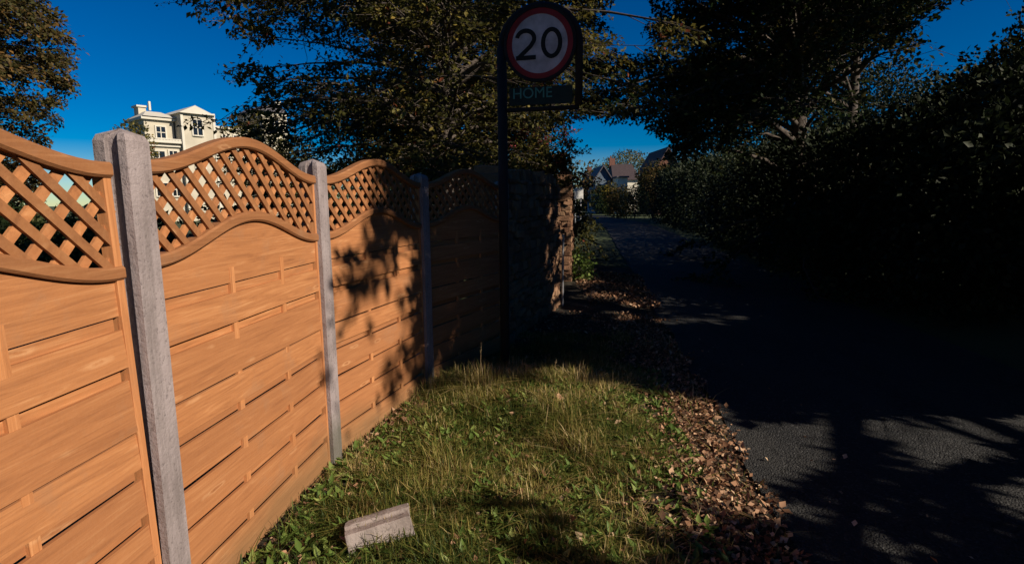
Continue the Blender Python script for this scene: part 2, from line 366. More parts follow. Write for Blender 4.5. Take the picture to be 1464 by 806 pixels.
def tree(name, base, H, z0, Rr, nb=90, nt=22, nl=16, leaf=.075, m='leaf_copper', bark='bark', seed=1, droop=.25, tone=(.0,1.), lean=(0,0), gap=False, tr=.16, prune=None, width=.6, top=.55):
    rng = np.random.RandomState(seed); root = empty(name, base)
    B = np.array(base, float)
    # trunk
    tt = np.linspace(0, 1, 9); TP = np.stack([lean[0]*tt**1.5+.12*np.sin(tt*5+seed)*tt, lean[1]*tt**1.5+.12*np.cos(tt*4+seed)*tt, tt*H*.93], 1)
    TR = tr*(1-tt*.9)+tr*.5*np.exp(-tt*18)
    Vs, Fs = tubes_np(TP[None], TR[None], 12); VV = [Vs]; FF = [Fs]; off = len(Vs)
    # limbs
    q = (np.arange(nb)+rng.uniform(0,1,nb))/nb; zz = z0*.95+(H-z0)*q**.95*.95
    az = np.arange(nb)*2.39996+rng.normal(0,.3,nb)
    prof = np.where(q < .3, .78+.22*q/.3, np.sqrt(np.clip(1-((q-.3)/.72)**2, .02, 1)))
    L = Rr*prof*rng.uniform(.72, 1.12, nb)
    el = R_(-6)+R_(62)*q**1.6+rng.normal(0,.12,nb)
    s = np.linspace(0, 1, 7)
    tz = np.clip(zz*.9-L*.12, .3, H*.9)/(H*.93)
    S0 = np.stack([np.interp(tz, tt, TP[:,i]) for i in range(3)], 1)
    dirh = np.stack([np.cos(az), np.sin(az)], 1)
    rise = (zz-S0[:,2])
    PL = np.empty((nb, 7, 3))
    for j, a in enumerate(s):
        r = L*a*np.cos(el*.6)
        w = .10*L*np.sin(a*5+az*3)
        PL[:,j,0] = S0[:,0]+dirh[:,0]*r-dirh[:,1]*w*a; PL[:,j,1] = S0[:,1]+dirh[:,1]*r+dirh[:,0]*w*a
        PL[:,j,2] = S0[:,2]+rise*np.sqrt(a)+L*a*np.sin(el)*.8-droop*L*a**2.2
    RD = (.008+.0085*L)[:,None]*(1-s*.88)[None,:]*(tr/.16)**.5
    # a limb ends where its foliage does
    Wl = (PL+B).reshape(-1,3); bad = np.zeros(len(Wl), bool)
    if gap: bad |= sun_gap(Wl)
    if prune is not None: bad |= prune(Wl)
    bad = bad.reshape(nb, 7); drop = np.zeros(nb, bool)
    for i in range(nb):
        w_ = np.where(bad[i, 2:])[0]
        if len(w_):
            j0 = w_[0]+2
            if j0 <= 4: PL[i] = PL[i,0]+np.array([0,0,.01])*s[:,None]; RD[i] = .003; drop[i] = True; continue
            RD[i, :j0] *= np.linspace(1, .22, j0)**.8; PL[i, j0:] = PL[i, j0-1]+(PL[i, j0-1]-PL[i, j0-2])*.06*np.arange(1, 8-j0)[:,None]; RD[i, j0:] = .002
    Vs, Fs = tubes_np(PL, RD, 6); VV.append(Vs); FF.append(Fs+off); off += len(Vs)
    # twigs: flat sprays along each limb
    K = nb*nt; bi = np.repeat(np.arange(nb), nt); a = rng.uniform(.08, 1, K)**.85
    fi = a*6; i0 = np.minimum(fi.astype(int), 5); f = (fi-i0)[:,None]
    O = PL[bi, i0]*(1-f)+PL[bi, i0+1]*f; Dm = PL[bi, i0+1]-PL[bi, i0]; Dm /= np.linalg.norm(Dm, axis=1, keepdims=True)+1e-9
    sg = np.where(rng.rand(K) < .5, -1., 1.); ang = sg*rng.uniform(.3, 1.25, K)
    Sd = np.stack([-Dm[:,1], Dm[:,0], np.zeros(K)], 1); Sd /= np.linalg.norm(Sd, axis=1, keepdims=True)+1e-6
    TD = Dm*np.cos(ang)[:,None]+Sd*np.sin(ang)[:,None]; TD[:,2] += rng.normal(.06, .22, K)
    TL = L[bi]*rng.uniform(.12, .34, K)*(1.15-.55*a)+.12
    u = np.linspace(0, 1, 4); TW = O[:,None,:]+TD[:,None,:]*(TL[:,None]*u)[:,:,None]; TW[:,:,2] -= (droop*.6*TL)[:,None]*u**2
    TW[:,1:3] += rng.normal(0, .02, (K,2,3))*TL[:,None,None]*2
    keep = ~drop[bi]
    if gap: keep &= ~sun_gap(TW[:,2]+B) & ~sun_gap(TW[:,3]+B)
    if prune is not None:
        for q_ in (1, 2, 3): keep &= ~prune(TW[:,q_]+B)
    TWk = TW[keep]; Vs, Fs = tubes_np(TWk, np.tile(np.array([.006,.0045,.003,.0015])*(1+Rr*.08), (len(TWk),1)), 3)
    VV.append(Vs); FF.append(Fs+off)
    me = np_mesh('trunk', np.concatenate(VV), np.concatenate(FF), smooth=True); link('trunk', me, M[bark], root)
    # leaves
    k = len(TWk); li = np.repeat(np.arange(k), nl); b = rng.uniform(.12, 1.05, k*nl); fb = np.clip(b*3, 0, 2.999); i1 = fb.astype(int); g = (fb-i1)[:,None]
    P = TWk[li, i1]*(1-g)+TWk[li, i1+1]*g; d0 = TWk[li,3]-TWk[li,0]; d0 /= np.linalg.norm(d0, axis=1, keepdims=True)
    D = d0+rng.normal(0, .75, (k*nl,3)); D[:,2] -= .15
    P = P+rng.normal(0, leaf*.45, P.shape)
    Wp = P+B; ok = np.ones(len(P), bool)
    if gap: ok &= ~sun_gap(Wp)
    if prune is not None: ok &= ~prune(Wp)
    P = P[ok]; D = D[ok]; Wp = Wp[ok]
    tone_v = np.clip(tone[0]+(tone[1]-tone[0])*(.5+.30*vnoise(Wp, 1.1, seed)+rng.normal(0,.22,len(P))), 0, 1)
    nrm = rng.normal(0, .55, (len(P),3)); nrm[:,2] += 1
    me = leaves_mesh('crown', P, D, leaf*rng.uniform(.6, 1.3, len(P)), tone_v, rng, width, .18, nrm)
    link('crown', me, M[m], root); return root

def bush(name, base, dims, n, leaf, m, seed, stems=5, trunk_h=0., lump=.28, tone=(0,1), gap=False, bark='bark', width=.6, boxy=0, prune=None, rz=0):
    """a crown of leaves through an uneven volume, on its stems. base at ground, dims full widths"""
    rng = np.random.RandomState(seed); root = empty(name, base, rz)
    B = np.array(base, float); hx, hy, hz = dims[0]/2, dims[1]/2, dims[2]/2
    U = rng.normal(size=(n,3)); U /= np.linalg.norm(U, axis=1, keepdims=True)
    if boxy: 
        q = np.abs(U).max(1, keepdims=True); U = U*(1-boxy)+U/q*boxy
    r = rng.uniform(0, 1, n)**.28
    P = U*np.array([hx,hy,hz])
    lm = 1+lump*vnoise(P, 2.6/max(min(hx,hy,hz), .3), seed+2)+lump*.5*vnoise(P, 6/max(min(hx,hy,hz), .3), seed+3)
    P = P*(r*lm)[:,None]; P[:,2] += hz+trunk_h
    ok = P[:,2] > .02
    c, s_ = math.cos(rz), math.sin(rz); W = P.copy(); W[:,0] = P[:,0]*c-P[:,1]*s_; W[:,1] = P[:,0]*s_+P[:,1]*c; W += B
    if gap: ok &= ~sun_gap(W)
    if prune is not None: ok &= ~prune(W)
    P = P[ok]; W = W[ok]; U = U[ok]
    D = U+rng.normal(0, .7, P.shape); D[:,2] -= .1
    v = np.clip(tone[0]+(tone[1]-tone[0])*(.5+.3*vnoise(W, 1.3, seed)+rng.normal(0,.2,len(P))), 0, 1)
    nrm = U+rng.normal(0, .8, P.shape); nrm[:,2] += .4
    me = leaves_mesh('crown', P, D, leaf*rng.uniform(.6, 1.35, len(P)), v, rng, width, .18, nrm); link('crown', me, M[m], root)
    pl = []; rd = []
    for i in range(stems):
        t = np.linspace(0, 1, 6); e = np.array([rng.uniform(-.75,.75)*hx, rng.uniform(-.75,.75)*hy, trunk_h+hz*rng.uniform(1.0,1.7)])
        st = np.array([e[0]*.85*boxy, e[1]*.85*boxy, 0])
        p = st+(e-st)*t[:,None]; p[:,0] = st[0]+(e[0]-st[0])*t**1.7; p[:,1] = st[1]+(e[1]-st[1])*t**1.7
        pl.append(p); r0 = .014*(dims[2]+trunk_h)+.008; rd.append(r0*(1-t*.85))
    Vs, Fs = tubes_np(np.array(pl), np.array(rd), 6)
    link('trunk', np_mesh('trunk', Vs, Fs, smooth=True), M[bark], root); return root

# ------------------------------------------------------------------ ground, lane, verge
def sheet(name, pts, z, m):
    mb = MB(); mb.poly([(x, y, z) for x, y in pts], [tuple(range(len(pts)))]); o = mb.build(name, m); tag(o, kind='structure'); return o
sheet('ground', [(-400,-60), (400,-60), (400,700), (-400,700)], -.03, M['lawn'])
EL = lambda y: 1.379+.1372*(y-2.443)            # left edge of the lane
ys = list(np.linspace(-12, 34, 40))+list(np.linspace(36, 100, 40))
BEND = lambda y: -.0045*max(0, y-32)**2
rng = np.random.RandomState(4)
left = [(EL(y)+BEND(y)+.05*math.sin(y*3.1)+.03*math.sin(y*7.7), y) for y in ys]; right = [(EL(y)+BEND(y)+3.2+.04*math.sin(y*2.3), y) for y in reversed(ys)]
sheet('road', left+right, 0.0, M['asphalt'])

# verge: gently humped strip between fence and lane
def vz(x, y):
    e = EL(y); w = np.clip((e-x)/.9, 0, 1); base = -.012+.075*(w*w*(3-2*w))
    hump = .13*np.exp(-((x-.3)**2/.7+(y-4.30)**2/.5))
    tus = .5*np.sin(x*8.3+1.7*np.sin(y*5.1))+.5*np.sin(y*9.7+1.9*np.sin(x*6.3))+.35*np.sin(x*17-y*13)
    return base+hump+.008*np.sin(x*5+y*3)+.017*tus*w*np.clip((x-FL(y))*4, .0, 1)
nx, ny = 90, 220
yy = np.concatenate([np.linspace(-4, 1.5, 20), np.linspace(1.55, 14, ny-20)])
V = []
for y in yy:
    a = FL(y)-.3 if y < 3.3 else (-1.45+.30*(y-3.3)); b_ = EL(y)-.0
    if y > 8.9: a = .55
    for i in range(nx):
        x = a+(b_-a)*i/(nx-1); V.append((x, y, float(vz(x, y))))
F = [(j*nx+i, j*nx+i+1, (j+1)*nx+i+1, (j+1)*nx+i) for j in range(ny-1) for i in range(nx-1)]
o = link('verge', np_mesh('verge', V, F, smooth=True), M['verge']); tag(o, kind='structure')

# ------------------------------------------------------------------ fence
fdir = Vector((.0979, 1, 0)).normalized()
P1 = Vector((FL(1.915), 1.915, 0)); P2 = Vector((FL(3.335), 3.335, 0)); PIT = (P2-P1).length
P0 = P1-(P2-P1); P3 = P2+Vector((.278, .96, 0)).normalized()*PIT; P4 = P3+Vector((.46, .888, 0)).normalized()*PIT
posts = [P0, P1, P2, P3, P4]
fence = empty('garden_fence', P0)
tag(fence, 'new orange timber panel fence with wavy lattice tops between concrete posts, left of the verge', 'fence')
PW = .105; PLn = PIT-PW                        # visible panel length
zb = lambda u: 1.495+.142*math.sin(math.pi*min(max(u/PLn, 0), 1))**2      # centre line of the lower rail
zt = lambda u: 1.826+.142*math.sin(math.pi*min(max(u/PLn, 0), 1))**2
def sweep(mb, fn, h, y0, y1, v, n=44, round_=.008):
    pts = [(-.01+(PLn+.02)*i/n) for i in range(n+1)]; prof = [(-h/2+round_, y0), (-h/2, y0+round_), (-h/2, y1), (h/2, y1), (h/2, y0+round_), (h/2-round_, y0)]
    vs = []; k = len(prof)
    for u in pts:
        e = .004; sl = (fn(u+e)-fn(u-e))/(2*e); L = math.hypot(1, sl); nx_, nz_ = -sl/L, 1/L
        for (a, y) in prof: vs.append((u+nx_*a, y, fn(u)+nz_*a))
    fs = [(i*k+j, i*k+(j+1) % k, (i+1)*k+(j+1) % k, (i+1)*k+j) for i in range(n) for j in range(k)]
    fs += [tuple(range(k)), tuple(n*k+j for j in range(k))]
    mb.poly(vs, fs, v)
# local frame: x along the fence, -y towards the lane, z up
def make_panel():
    rnd = random.Random(3); mb = MB()
    lines = [1.351, 1.180, .955, .776, .602, .430, .244, .068]
    # filler boards up to the curved rail
    n = 24; out = [(PLn*i/n, zb(PLn*i/n)-.005) for i in range(n+1)]
    mb.prism([(0, 1.354)]+[(PLn, 1.354)]+out[::-1], -.008, .004, .35)
    prev = 1.351
    for i, z in enumerate(lines[1:]):
        v = rnd.random()
        tilt = .0035*rnd.uniform(-1, 1)
        if z > .95:                                     # board face below a shadow gap
            top = prev-.044; bot = z
            mb.b2((.03, .004, prev-.068), (PLn-.03, .014, prev-.004), rnd.random())
        else:
            top = prev-(.013 if abs(prev-.955) < .01 else .003); bot = z+.044
            mb.b2((.03, .004, z+.003), (PLn-.03, .014, z+.075), rnd.random())
        m_ = 12; vs = []
        ph = rnd.uniform(0, 6)
        for k in range(m_+1):
            u = .002+(PLn-.004)*k/m_; yb = .0022*math.sin(u*5+ph); a = tilt*(k/m_-.5)*2
            vs += [(u, -.018+yb, bot+a), (u, -.011+yb, top+a), (u, .003+yb, top+a), (u, .003+yb, bot+a)]
        fs = [(k*4+j, k*4+(j+1) % 4, k*4+4+(j+1) % 4, k*4+4+j) for k in range(m_) for j in range(4)]+[(0,1,2,3), (m_*4+3, m_*4+2, m_*4+1, m_*4)]
        mb.poly(vs, fs, v); prev = z
    mb.b2((.002, -.012, .0), (PLn-.002, .003, .064), .4)
    panel = mb.build('panel', M['board'])
    for u0 in (PLn*.36, PLn*.69):
        b_ = MB(); b_.b2((u0-.017, -.0105, .01), (u0+.017, .0055, 1.42), .1); b_.build('batten', M['stile'], panel)
    for u0 in (-.012, PLn-.018):
        b_ = MB(); b_.b2((u0, -.02, .0), (u0+.03, .022, 1.838), .2); b_.build('stile', M['stile'], panel, .002)
    t = MB(); sweep(t, zt, .048, -.032, .022, .45); r1 = t.build('top_rail', M['rail'], panel)
    t = MB(); sweep(t, zb, .045, -.030, .022, .5); t.build('middle_rail', M['rail'], panel)
    # laths
    def laths(sgn, y0, y1, sp, w, v0):
        t = MB(); k = -1.2
        while k < 3.6:
            # line: z = zc + sgn*(u-k) ; sample clip
            us = np.linspace(0, PLn, 500); z = 1.46-sgn*(us-k) if sgn > 0 else 1.46+(us-k)
            ins = [(zz > zb(u)) and (zz < zt(u)) for u, zz in zip(us, z)]
            st = None
            for i in range(len(us)):
                if ins[i] and st is None: st = i
                if st is not None and (not ins[i] or i == len(us)-1):
                    if i-st > 8:
                        a = Vector((us[st], 0, z[st])); b_ = Vector((us[i-1], 0, z[i-1])); d = (b_-a).normalized(); nn = Vector((-d.z, 0, d.x))*w/2
                        a -= d*.02; b_ += d*.02
                        q = [a-nn, b_-nn, b_+nn, a+nn]
                        t.poly([(p.x, y0, p.z) for p in q]+[(p.x, y1, p.z) for p in q], [(3,2,1,0),(4,5,6,7),(0,1,5,4),(1,2,6,5),(2,3,7,6),(3,0,4,7)], random.uniform(0,.9))
                    st = None
            k += sp
        return t
    laths(1, -.014, -.003, .106, .029, .5).build('lattice', M['lath_dark'], panel)
    laths(-1, -.002, .009, .106, .030, .2).build('back_lattice', M['lath'], panel)
    return panel
def place(o, a, b_, parent, base):
    d = (b_-a).normalized(); ang = math.atan2(d.y, d.x)
    o.parent = parent; p = a+d*PW/2; o.location = (p.x-base.x, p.y-base.y, p.z-base.z); o.rotation_euler = (0, 0, ang)
proto = make_panel()
for i in range(4):                              # the nearest panel has dropped a little at its near end
    if i == 0: o = proto
    else:
        o = proto.copy(); col.objects.link(o)
        for ch in proto.children:
            c = ch.copy(); col.objects.link(c); c.parent = o
    place(o, posts[i], posts[i+1], fence, P0)
    if i == 0: o.rotation_euler[1] = -.028; o.location.z = -.018-.037
def make_post():
    w = PW/2; f, bk, sl, sb, dp = -.050, .066, -.022, .026, .02
    ring = [(-w,f),(0,f),(w,f),(w,sl),(w-dp,sl),(w-dp,sb),(w,sb),(w,bk),(0,bk),(-w,bk),(-w,sb),(-w+dp,sb),(-w+dp,sl),(-w,sl)]
    n = len(ring); zs = [-.3, .3, .75, 1.2, 1.6, 1.905]; vs = []
    for j, z in enumerate(zs):
        for (x, y) in ring:
            vs.append((x+random.uniform(-.0008,.0008), y+random.uniform(-.0008,.0008), z))
    fs = [(j*n+i, j*n+(i+1) % n, (j+1)*n+(i+1) % n, (j+1)*n+i) for j in range(len(zs)-1) for i in range(n)]
    k = len(vs)                                     # weathered peaked head
    for (x, y) in ring: vs.append((x*.86, y*.86+.001, 1.925))
    fs += [((len(zs)-1)*n+i, (len(zs)-1)*n+(i+1) % n, k+(i+1) % n, k+i) for i in range(n)]
    vs.append((0, .006, 1.948)); fs += [(k+i, k+(i+1) % n, len(vs)-1) for i in range(n)]
    mb = MB(); mb.poly(vs, fs); return mb.build('post', M['concrete'])
pp = make_post()
angs = [fdir, fdir, (P3-P1).normalized(), (P4-P2).normalized(), (P4-P3).normalized()]
for i, p in enumerate(posts):
    o = pp if i == 0 else pp.copy()
    if i: col.objects.link(o)
    o.parent = fence; o.location = (p.x-P0.x, p.y-P0.y, [0,.0,.0,-.02,-.04][i]+.0); o.rotation_euler = (0, 0, math.atan2(angs[i].y, angs[i].x))

# ------------------------------------------------------------------ stone walls
def stone_wall(name, a, b_, H, th, label, cat, seed, peak=0.):
    rnd = random.Random(seed); root = empty(name, (a[0], a[1], 0), math.atan2(b_[1]-a[1], b_[0]-a[0])); L = math.dist(a, b_)
    c = MB(); c.b2((.05, -th/2+.045, -.2), (L-.05, th/2-.045, H-.06)); c.build('core', M['mortar'], root)
    s = MB()
    def course_face(u0, u1, fn, flip):
        z = -.05
        while z < H:
            h = rnd.uniform(.05, .13); u = u0-rnd.uniform(0, .1)
            while u < u1:
                w = rnd.uniform(.07, .28); a0, a1 = max(u, u0), min(u+w, u1)
                if a1-a0 > .04:
                    d = rnd.uniform(.085, .125); fn(a0+.006, a1-.006, z+.006, min(z+h, H)-.004, d)
                u += w
            z += h
    def f1(y, sg):
        def g(a0, a1, z0, z1, d): s.box(((a0+a1)/2, y*sg-sg*(.11-d)*0+sg*(d-.11), (z0+z1)/2), (a1-a0, .10, max(z1-z0, .02)), rnd.random(), Matrix.Rotation(rnd.uniform(-.10,.10), 3, 'Y') if sg else None, .019)
        return g
    course_face(0, L, f1(th/2-.04, 1), 0); course_face(0, L, f1(th/2-.04, -1), 0)
    def g2(xp, sg):
        def g(a0, a1, z0, z1, d): s.box((xp+sg*(d-.11), (a0+a1)/2, (z0+z1)/2), (.10, a1-a0, max(z1-z0, .02)), rnd.random(), Matrix.Rotation(rnd.uniform(-.10,.10), 3, 'Y') if sg else None, .019)
        return g
    course_face(-th/2+.02, th/2-.02, g2(L-.045, 1), 0); course_face(-th/2+.02, th/2-.02, g2(.045, -1), 0)
    s.build('stonework', M['stone'], root, .010)
    cp = MB(); u = 0
    while u < L:                                   # rough upright coping stones
        w = rnd.uniform(.07, .16); h = rnd.uniform(.09, .2)+peak*(1 if u > L-.3 else 0)
        cp.box((min(u+w/2, L-w/2), rnd.uniform(-.02,.02), H-.05+h/2), (w-.01, th*.8, h), rnd.random(), None, .018); u += w
    cp.build('coping', M['stone'], root, .010)
    tag(root, label, cat); return root
stone_wall('stone_wall', (-.26, 6.15), (.54, 8.72), 1.93, .42, 'rough rubble stone wall in tree shade, running on from the end of the timber fence', 'wall', 5)
stone_wall('stone_pillar', (1.0, 11.0), (1.12, 11.7), 2.05, .34, 'narrow sunlit orange stone pillar beyond the end of the shaded rubble wall', 'pillar', 9, .05)
mb = MB(); mb.tube([(0,0,-.2), (0,0,.9), (.01,0,1.15)], .017, 10); mb.tube([(0,0,1.13), (0,0,1.17)], .021, 10)
o = mb.build('metal_post', M['galv']); o.location = (.79, 8.62, 0); tag(o, 'thin pale metal post standing against the end of the rubble wall', 'post')

# ------------------------------------------------------------------ speed sign
SY = 5.3
sx_, _ = at(722, 480, SY)
sign = empty('speed_limit_sign', (sx_, SY, .0), R_(-14)); tag(sign, 'round 20 speed limit sign with red ring in a black hooped frame', 'road sign')
cx_, cz = at(776, 68, SY); _, ztop = at(776, 10, SY); _, zbot = at(776, 158, SY); _, zp0 = at(776, 127, SY)
u0 = 0.0; u1 = .70; uc = .355; RR = .318
mb = MB(); mb.tube([(0,0,-.3), (0,0,cz)], .045, 16); mb.build('pole', M['sign_black'], sign, 0, True)
mb = MB(); pts = [(0, 0, cz-.02)]
hw = (u1-u0)/2; hh = ztop-.02-cz
pts += [(u0+hw-hw*math.cos(t), 0, cz+hh*math.sin(t)) for t in np.linspace(.0, math.pi, 22)]
pts += [(u1, 0, zbot+.02)]
mb.tube(pts, .034, 12); mb.tube([(u0, 0, zbot), (u1, 0, zbot)], .020, 8); mb.build('hoop', M['sign_black'], sign, 0, True)
def disc(r0, r1, y, n=64, th=.006):
    mb = MB(); vs = []; fs = []
    for i in range(n):
        t = 2*math.pi*i/n; c, s = math.cos(t), math.sin(t)
        for r, yy_ in ((r0, y), (r1, y), (r1, y+th), (r0, y+th)): vs.append((uc+c*r, yy_, cz+s*r))
    for i in range(n):
        j = (i+1) % n
        for k in range(4): fs.append((i*4+k, i*4+(k+1) % 4, j*4+(k+1) % 4, j*4+k))
    mb.poly(vs, fs); return mb
disc(.001, .312, -.030, th=.003).build('backing_disc', M['sign_black'], sign)
disc(.001, .252, -.037).build('white_face', M['sign_white'], sign)
disc(.250, .300, -.041, th=.008).build('red_ring', M['sign_red'], sign)
mb = disc(.298, .325, -.050, th=.03); mb.build('rim', M['sign_black'], sign)
def digits():
    mb = MB()
    def stroke(pts, w, closed=False):
        n = len(pts); q = []
        for i, p in enumerate(pts):
            a = pts[(i-1) % n] if closed or i > 0 else p; b_ = pts[(i+1) % n] if closed or i < n-1 else p
            d = np.array(b_)-np.array(a); d = d/np.linalg.norm(d); nn = np.array([-d[1], d[0]])*w/2; q.append((np.array(p)+nn, np.array(p)-nn))
        vs = []
        for a, b_ in q: vs += [(a[0], -.0405, a[1]), (b_[0], -.0405, b_[1])]
        fs = [(2*i, 2*i+1, (2*i+3) % (2*n), (2*i+2) % (2*n)) for i in range(n if closed else n-1)]
        mb.poly(vs, fs)
    H = .262; x0, z0 = uc-.125, cz-H/2
    top = [(x0+.0-.078*math.cos(t)+.0, z0+H-.083+.068*math.sin(t)) for t in np.linspace(.15, math.pi+.35, 16)]
    tail = [(x0+.045, z0+.115), (x0-.01, z0+.068), (x0-.062, z0+.024)]
    stroke(top+tail, .038)
    mb.poly([(x0-.088, -.0408, z0), (x0+.092, -.0408, z0), (x0+.092, -.0408, z0+.038), (x0-.088, -.0408, z0+.038)], [(0,1,2,3)])
    x1 = uc+.108
    stroke([(x1+.076*math.cos(t), z0+H/2+.112*math.sin(t)) for t in np.linspace(0, 2*math.pi, 33)[:-1]], .038, True)
    return mb
digits().build('numerals', M['sign_black'], sign)
mb = MB(); mb.b2((.07, -.02, zbot+.035), (.645, -.004, zp0+.0)); pl = mb.build('name_plate', M['sign_green'], sign, .004)
cu = bpy.data.curves.new('lettering', 'FONT'); cu.body = 'HOME'; cu.size = .13; cu.extrude = .0015; cu.align_x = 'LEFT'; cu.align_y = 'CENTER'
tmp = bpy.data.objects.new('tmp_text', cu); col.objects.link(tmp); bpy.context.view_layer.update()
me = bpy.data.meshes.new_from_object(tmp); bpy.data.objects.remove(tmp)
t = link('lettering', me, M['sign_text'], pl); t.location = (.10, -.0225, (zbot+.035+zp0)/2+.02); t.rotation_euler = (R_(90), 0, 0)

# ------------------------------------------------------------------ concrete offcut on the grass (H section)
L, w, h = .30, .15, .10
ring = [(-w/2,0),(w/2,0),(w/2,h*.98),(w/2-.018,h),(.022,h),(.012,h*.86),(-.018,h*.84),(-.026,h*.99),(-w/2+.006,h)]
n = len(ring); vs = []; rnd = random.Random(8)
segs = 8
for j in range(segs+1):
    for (x, z) in ring:
        e = 1 if j in (0, segs) else .35
        vs.append((-L/2+L*j/segs+(rnd.uniform(-.016,.016) if j in (0, segs) else 0), x+rnd.uniform(-.003,.003)*e, z+rnd.uniform(-.004,.003)*e))
fs = [(j*n+i, j*n+(i+1) % n, (j+1)*n+(i+1) % n, (j+1)*n+i) for j in range(segs) for i in range(n)]+[tuple(range(n)), tuple(segs*n+i for i in range(n))]
mb = MB(); mb.poly(vs, fs); o = mb.build('concrete_block', M['block'], None, .003)
o.location = (-.650, 2.52, float(vz(-.65, 2.52))+.008); o.rotation_euler = (R_(-4), R_(-6), R_(22))
tag(o, 'broken grey concrete post offcut lying in the grass near the fence', 'concrete block')

# ------------------------------------------------------------------ grass, weeds, fallen leaves
def blades(name, P, hgt, wid, v, rng, lean=.6, flop=None):
    n = len(P); az = rng.uniform(0, 6.283, n); ln = np.abs(rng.normal(0, lean, n))
    dh = np.stack([np.cos(az), np.sin(az), np.zeros(n)], 1); sd = np.stack([-np.sin(az), np.cos(az), np.zeros(n)], 1)
    V = np.empty((n,7,3)); lv = [(0, 1), (.4, .9), (.75, .55), (1, 0)]; k = 0
    for f, w in lv:
        c = P+dh*(hgt*ln*f**1.8)[:,None]; c[:,2] += hgt*f*(1-.35*np.clip(ln, 0, 1.6)*f)
        if w == 0: V[:,6] = c
        else: V[:,k] = c+sd*(wid*w/2)[:,None]; V[:,k+1] = c-sd*(wid*w/2)[:,None]; k += 2
    V2 = V; b = np.arange(n)[:,None]*7
    F = np.concatenate([b+[0,1,3], b+[0,3,2], b+[2,3,5], b+[2,5,4], b+[4,5,6]], 1).reshape(-1,3)
    return np_mesh(name, V2.reshape(-1,3), F, np.repeat(v, 5))
rng = np.random.RandomState(12)
def scatter(n, x0, x1, y0, y1, dens):
    P = np.stack([rng.uniform(x0, x1, n), rng.uniform(y0, y1, n)], 1)
    k = dens(P[:,0], P[:,1]) > rng.rand(n); P = P[k]
    return np.stack([P[:,0], P[:,1], vz(P[:,0], P[:,1])], 1)
def fx(y): return np.where(y < 3.3, FL(y)+.03, -1.15+.30*(y-3.3))
def gd(x, y):
    e = EL(y); inside = (x > fx(y)) & (x < e-.02)
    w = np.clip((e-.52+.12*np.sin(y*4)-x)/.3, .03, 1)                       # thins into the leaf strip
    pat = .62+.55*vnoise(np.stack([x, y, x*0], 1), 2.4, 21)+.6*vnoise(np.stack([x, y, x*0], 1), 6.5, 22)
    nearf = np.clip((x-fx(y))/.3, .35, 1)
    return inside*w*np.clip(pat, .05, 1)*nearf
Pg = scatter(200000, -1.4, 1.9, 1.6, 6.6, gd)
nz = vnoise(Pg, 1.7, 31); n = len(Pg)
nz2 = vnoise(Pg, 7, 35); hg = (.055+.075*np.clip(nz+.3, 0, 1.3)+.045*np.clip(nz2, 0, 1)+.05*np.exp(-((Pg[:,1]-4.55)/.22)**2))*rng.uniform(.45, 1.6, n)
tv = np.clip(.52+.32*vnoise(Pg, 2.1, 33)+.12*nz2+rng.normal(0, .22, n), 0, 1)
o = link('grass', blades('grass', Pg, hg, rng.uniform(.0026, .0068, n), tv, rng, 1.25), M['grass']); tag(o, kind='stuff')
tag(o, 'rough green and straw grass covering the sunlit verge', 'grass')
# broad-leaved weeds in rosettes
Pw = scatter(3800, -1.3, 1.6, 1.7, 5.2, lambda x, y: (x > fx(y)+.02)*(x < EL(y)-.35)*np.clip(.45+.7*vnoise(np.stack([x, y, x*0], 1), 1.8, 41), 0, 1))
k = rng.randint(4, 9, len(Pw)); C = np.repeat(Pw, k, 0); nn_ = len(C); az = rng.uniform(0, 6.283, nn_); e = rng.uniform(.15, 1.0, nn_)
D = np.stack([np.cos(az)*np.cos(e), np.sin(az)*np.cos(e), np.sin(e)], 1); C[:,2] += rng.uniform(0, .02, nn_)
o = link('weeds', leaves_mesh('weeds', C, D, rng.uniform(.025, .085, nn_), np.clip(rng.normal(.5,.25,nn_), 0, 1), rng, .42, .15, np.tile([0,0,1.], (nn_,1)), -.12), M['weed'])
tag(o, 'broad green weed leaves mixed through the verge grass', 'weeds', None, 'stuff')
# fallen leaves: thick along the lane edge, scattered elsewhere
def ld(x, y):
    e = EL(y)+.04*np.sin(y*9); s = np.exp(-((x-(e-.24))/.27)**2)*(x < e+.02)
    s = s+.16*(x > fx(y))*(x < e-.3)+.5*np.exp(-((x-fx(y)-.12)/.16)**2)*(y > 3.4)
    s = s+.004*(x > e)
    return s
Pl = scatter(95000, -1.4, 2.4, 1.6, 8, ld); lit = (Pl[:,0] > EL(Pl[:,1])); Pl[lit,2] = 0.0
n = len(Pl); Pl[:,2] += rng.uniform(.004, .03, n)*np.where(lit, .3, 1)
az = rng.uniform(0, 6.283, n); D = np.stack([np.cos(az), np.sin(az), rng.normal(0, .3, n)], 1); nr = rng.normal(0, .75, (n,3)); nr[:,2] = 1
o = link('fallen_leaves', leaves_mesh('fallen_leaves', Pl, D, np.clip(rng.lognormal(-3.65, .42, n), .010, .058), rng.beta(1.1, 1.25, n), rng, .7, .5, nr, .35), M['litter'])
tag(o, 'brown and copper fallen leaves heaped along the road edge', 'fallen leaves', None, 'stuff')
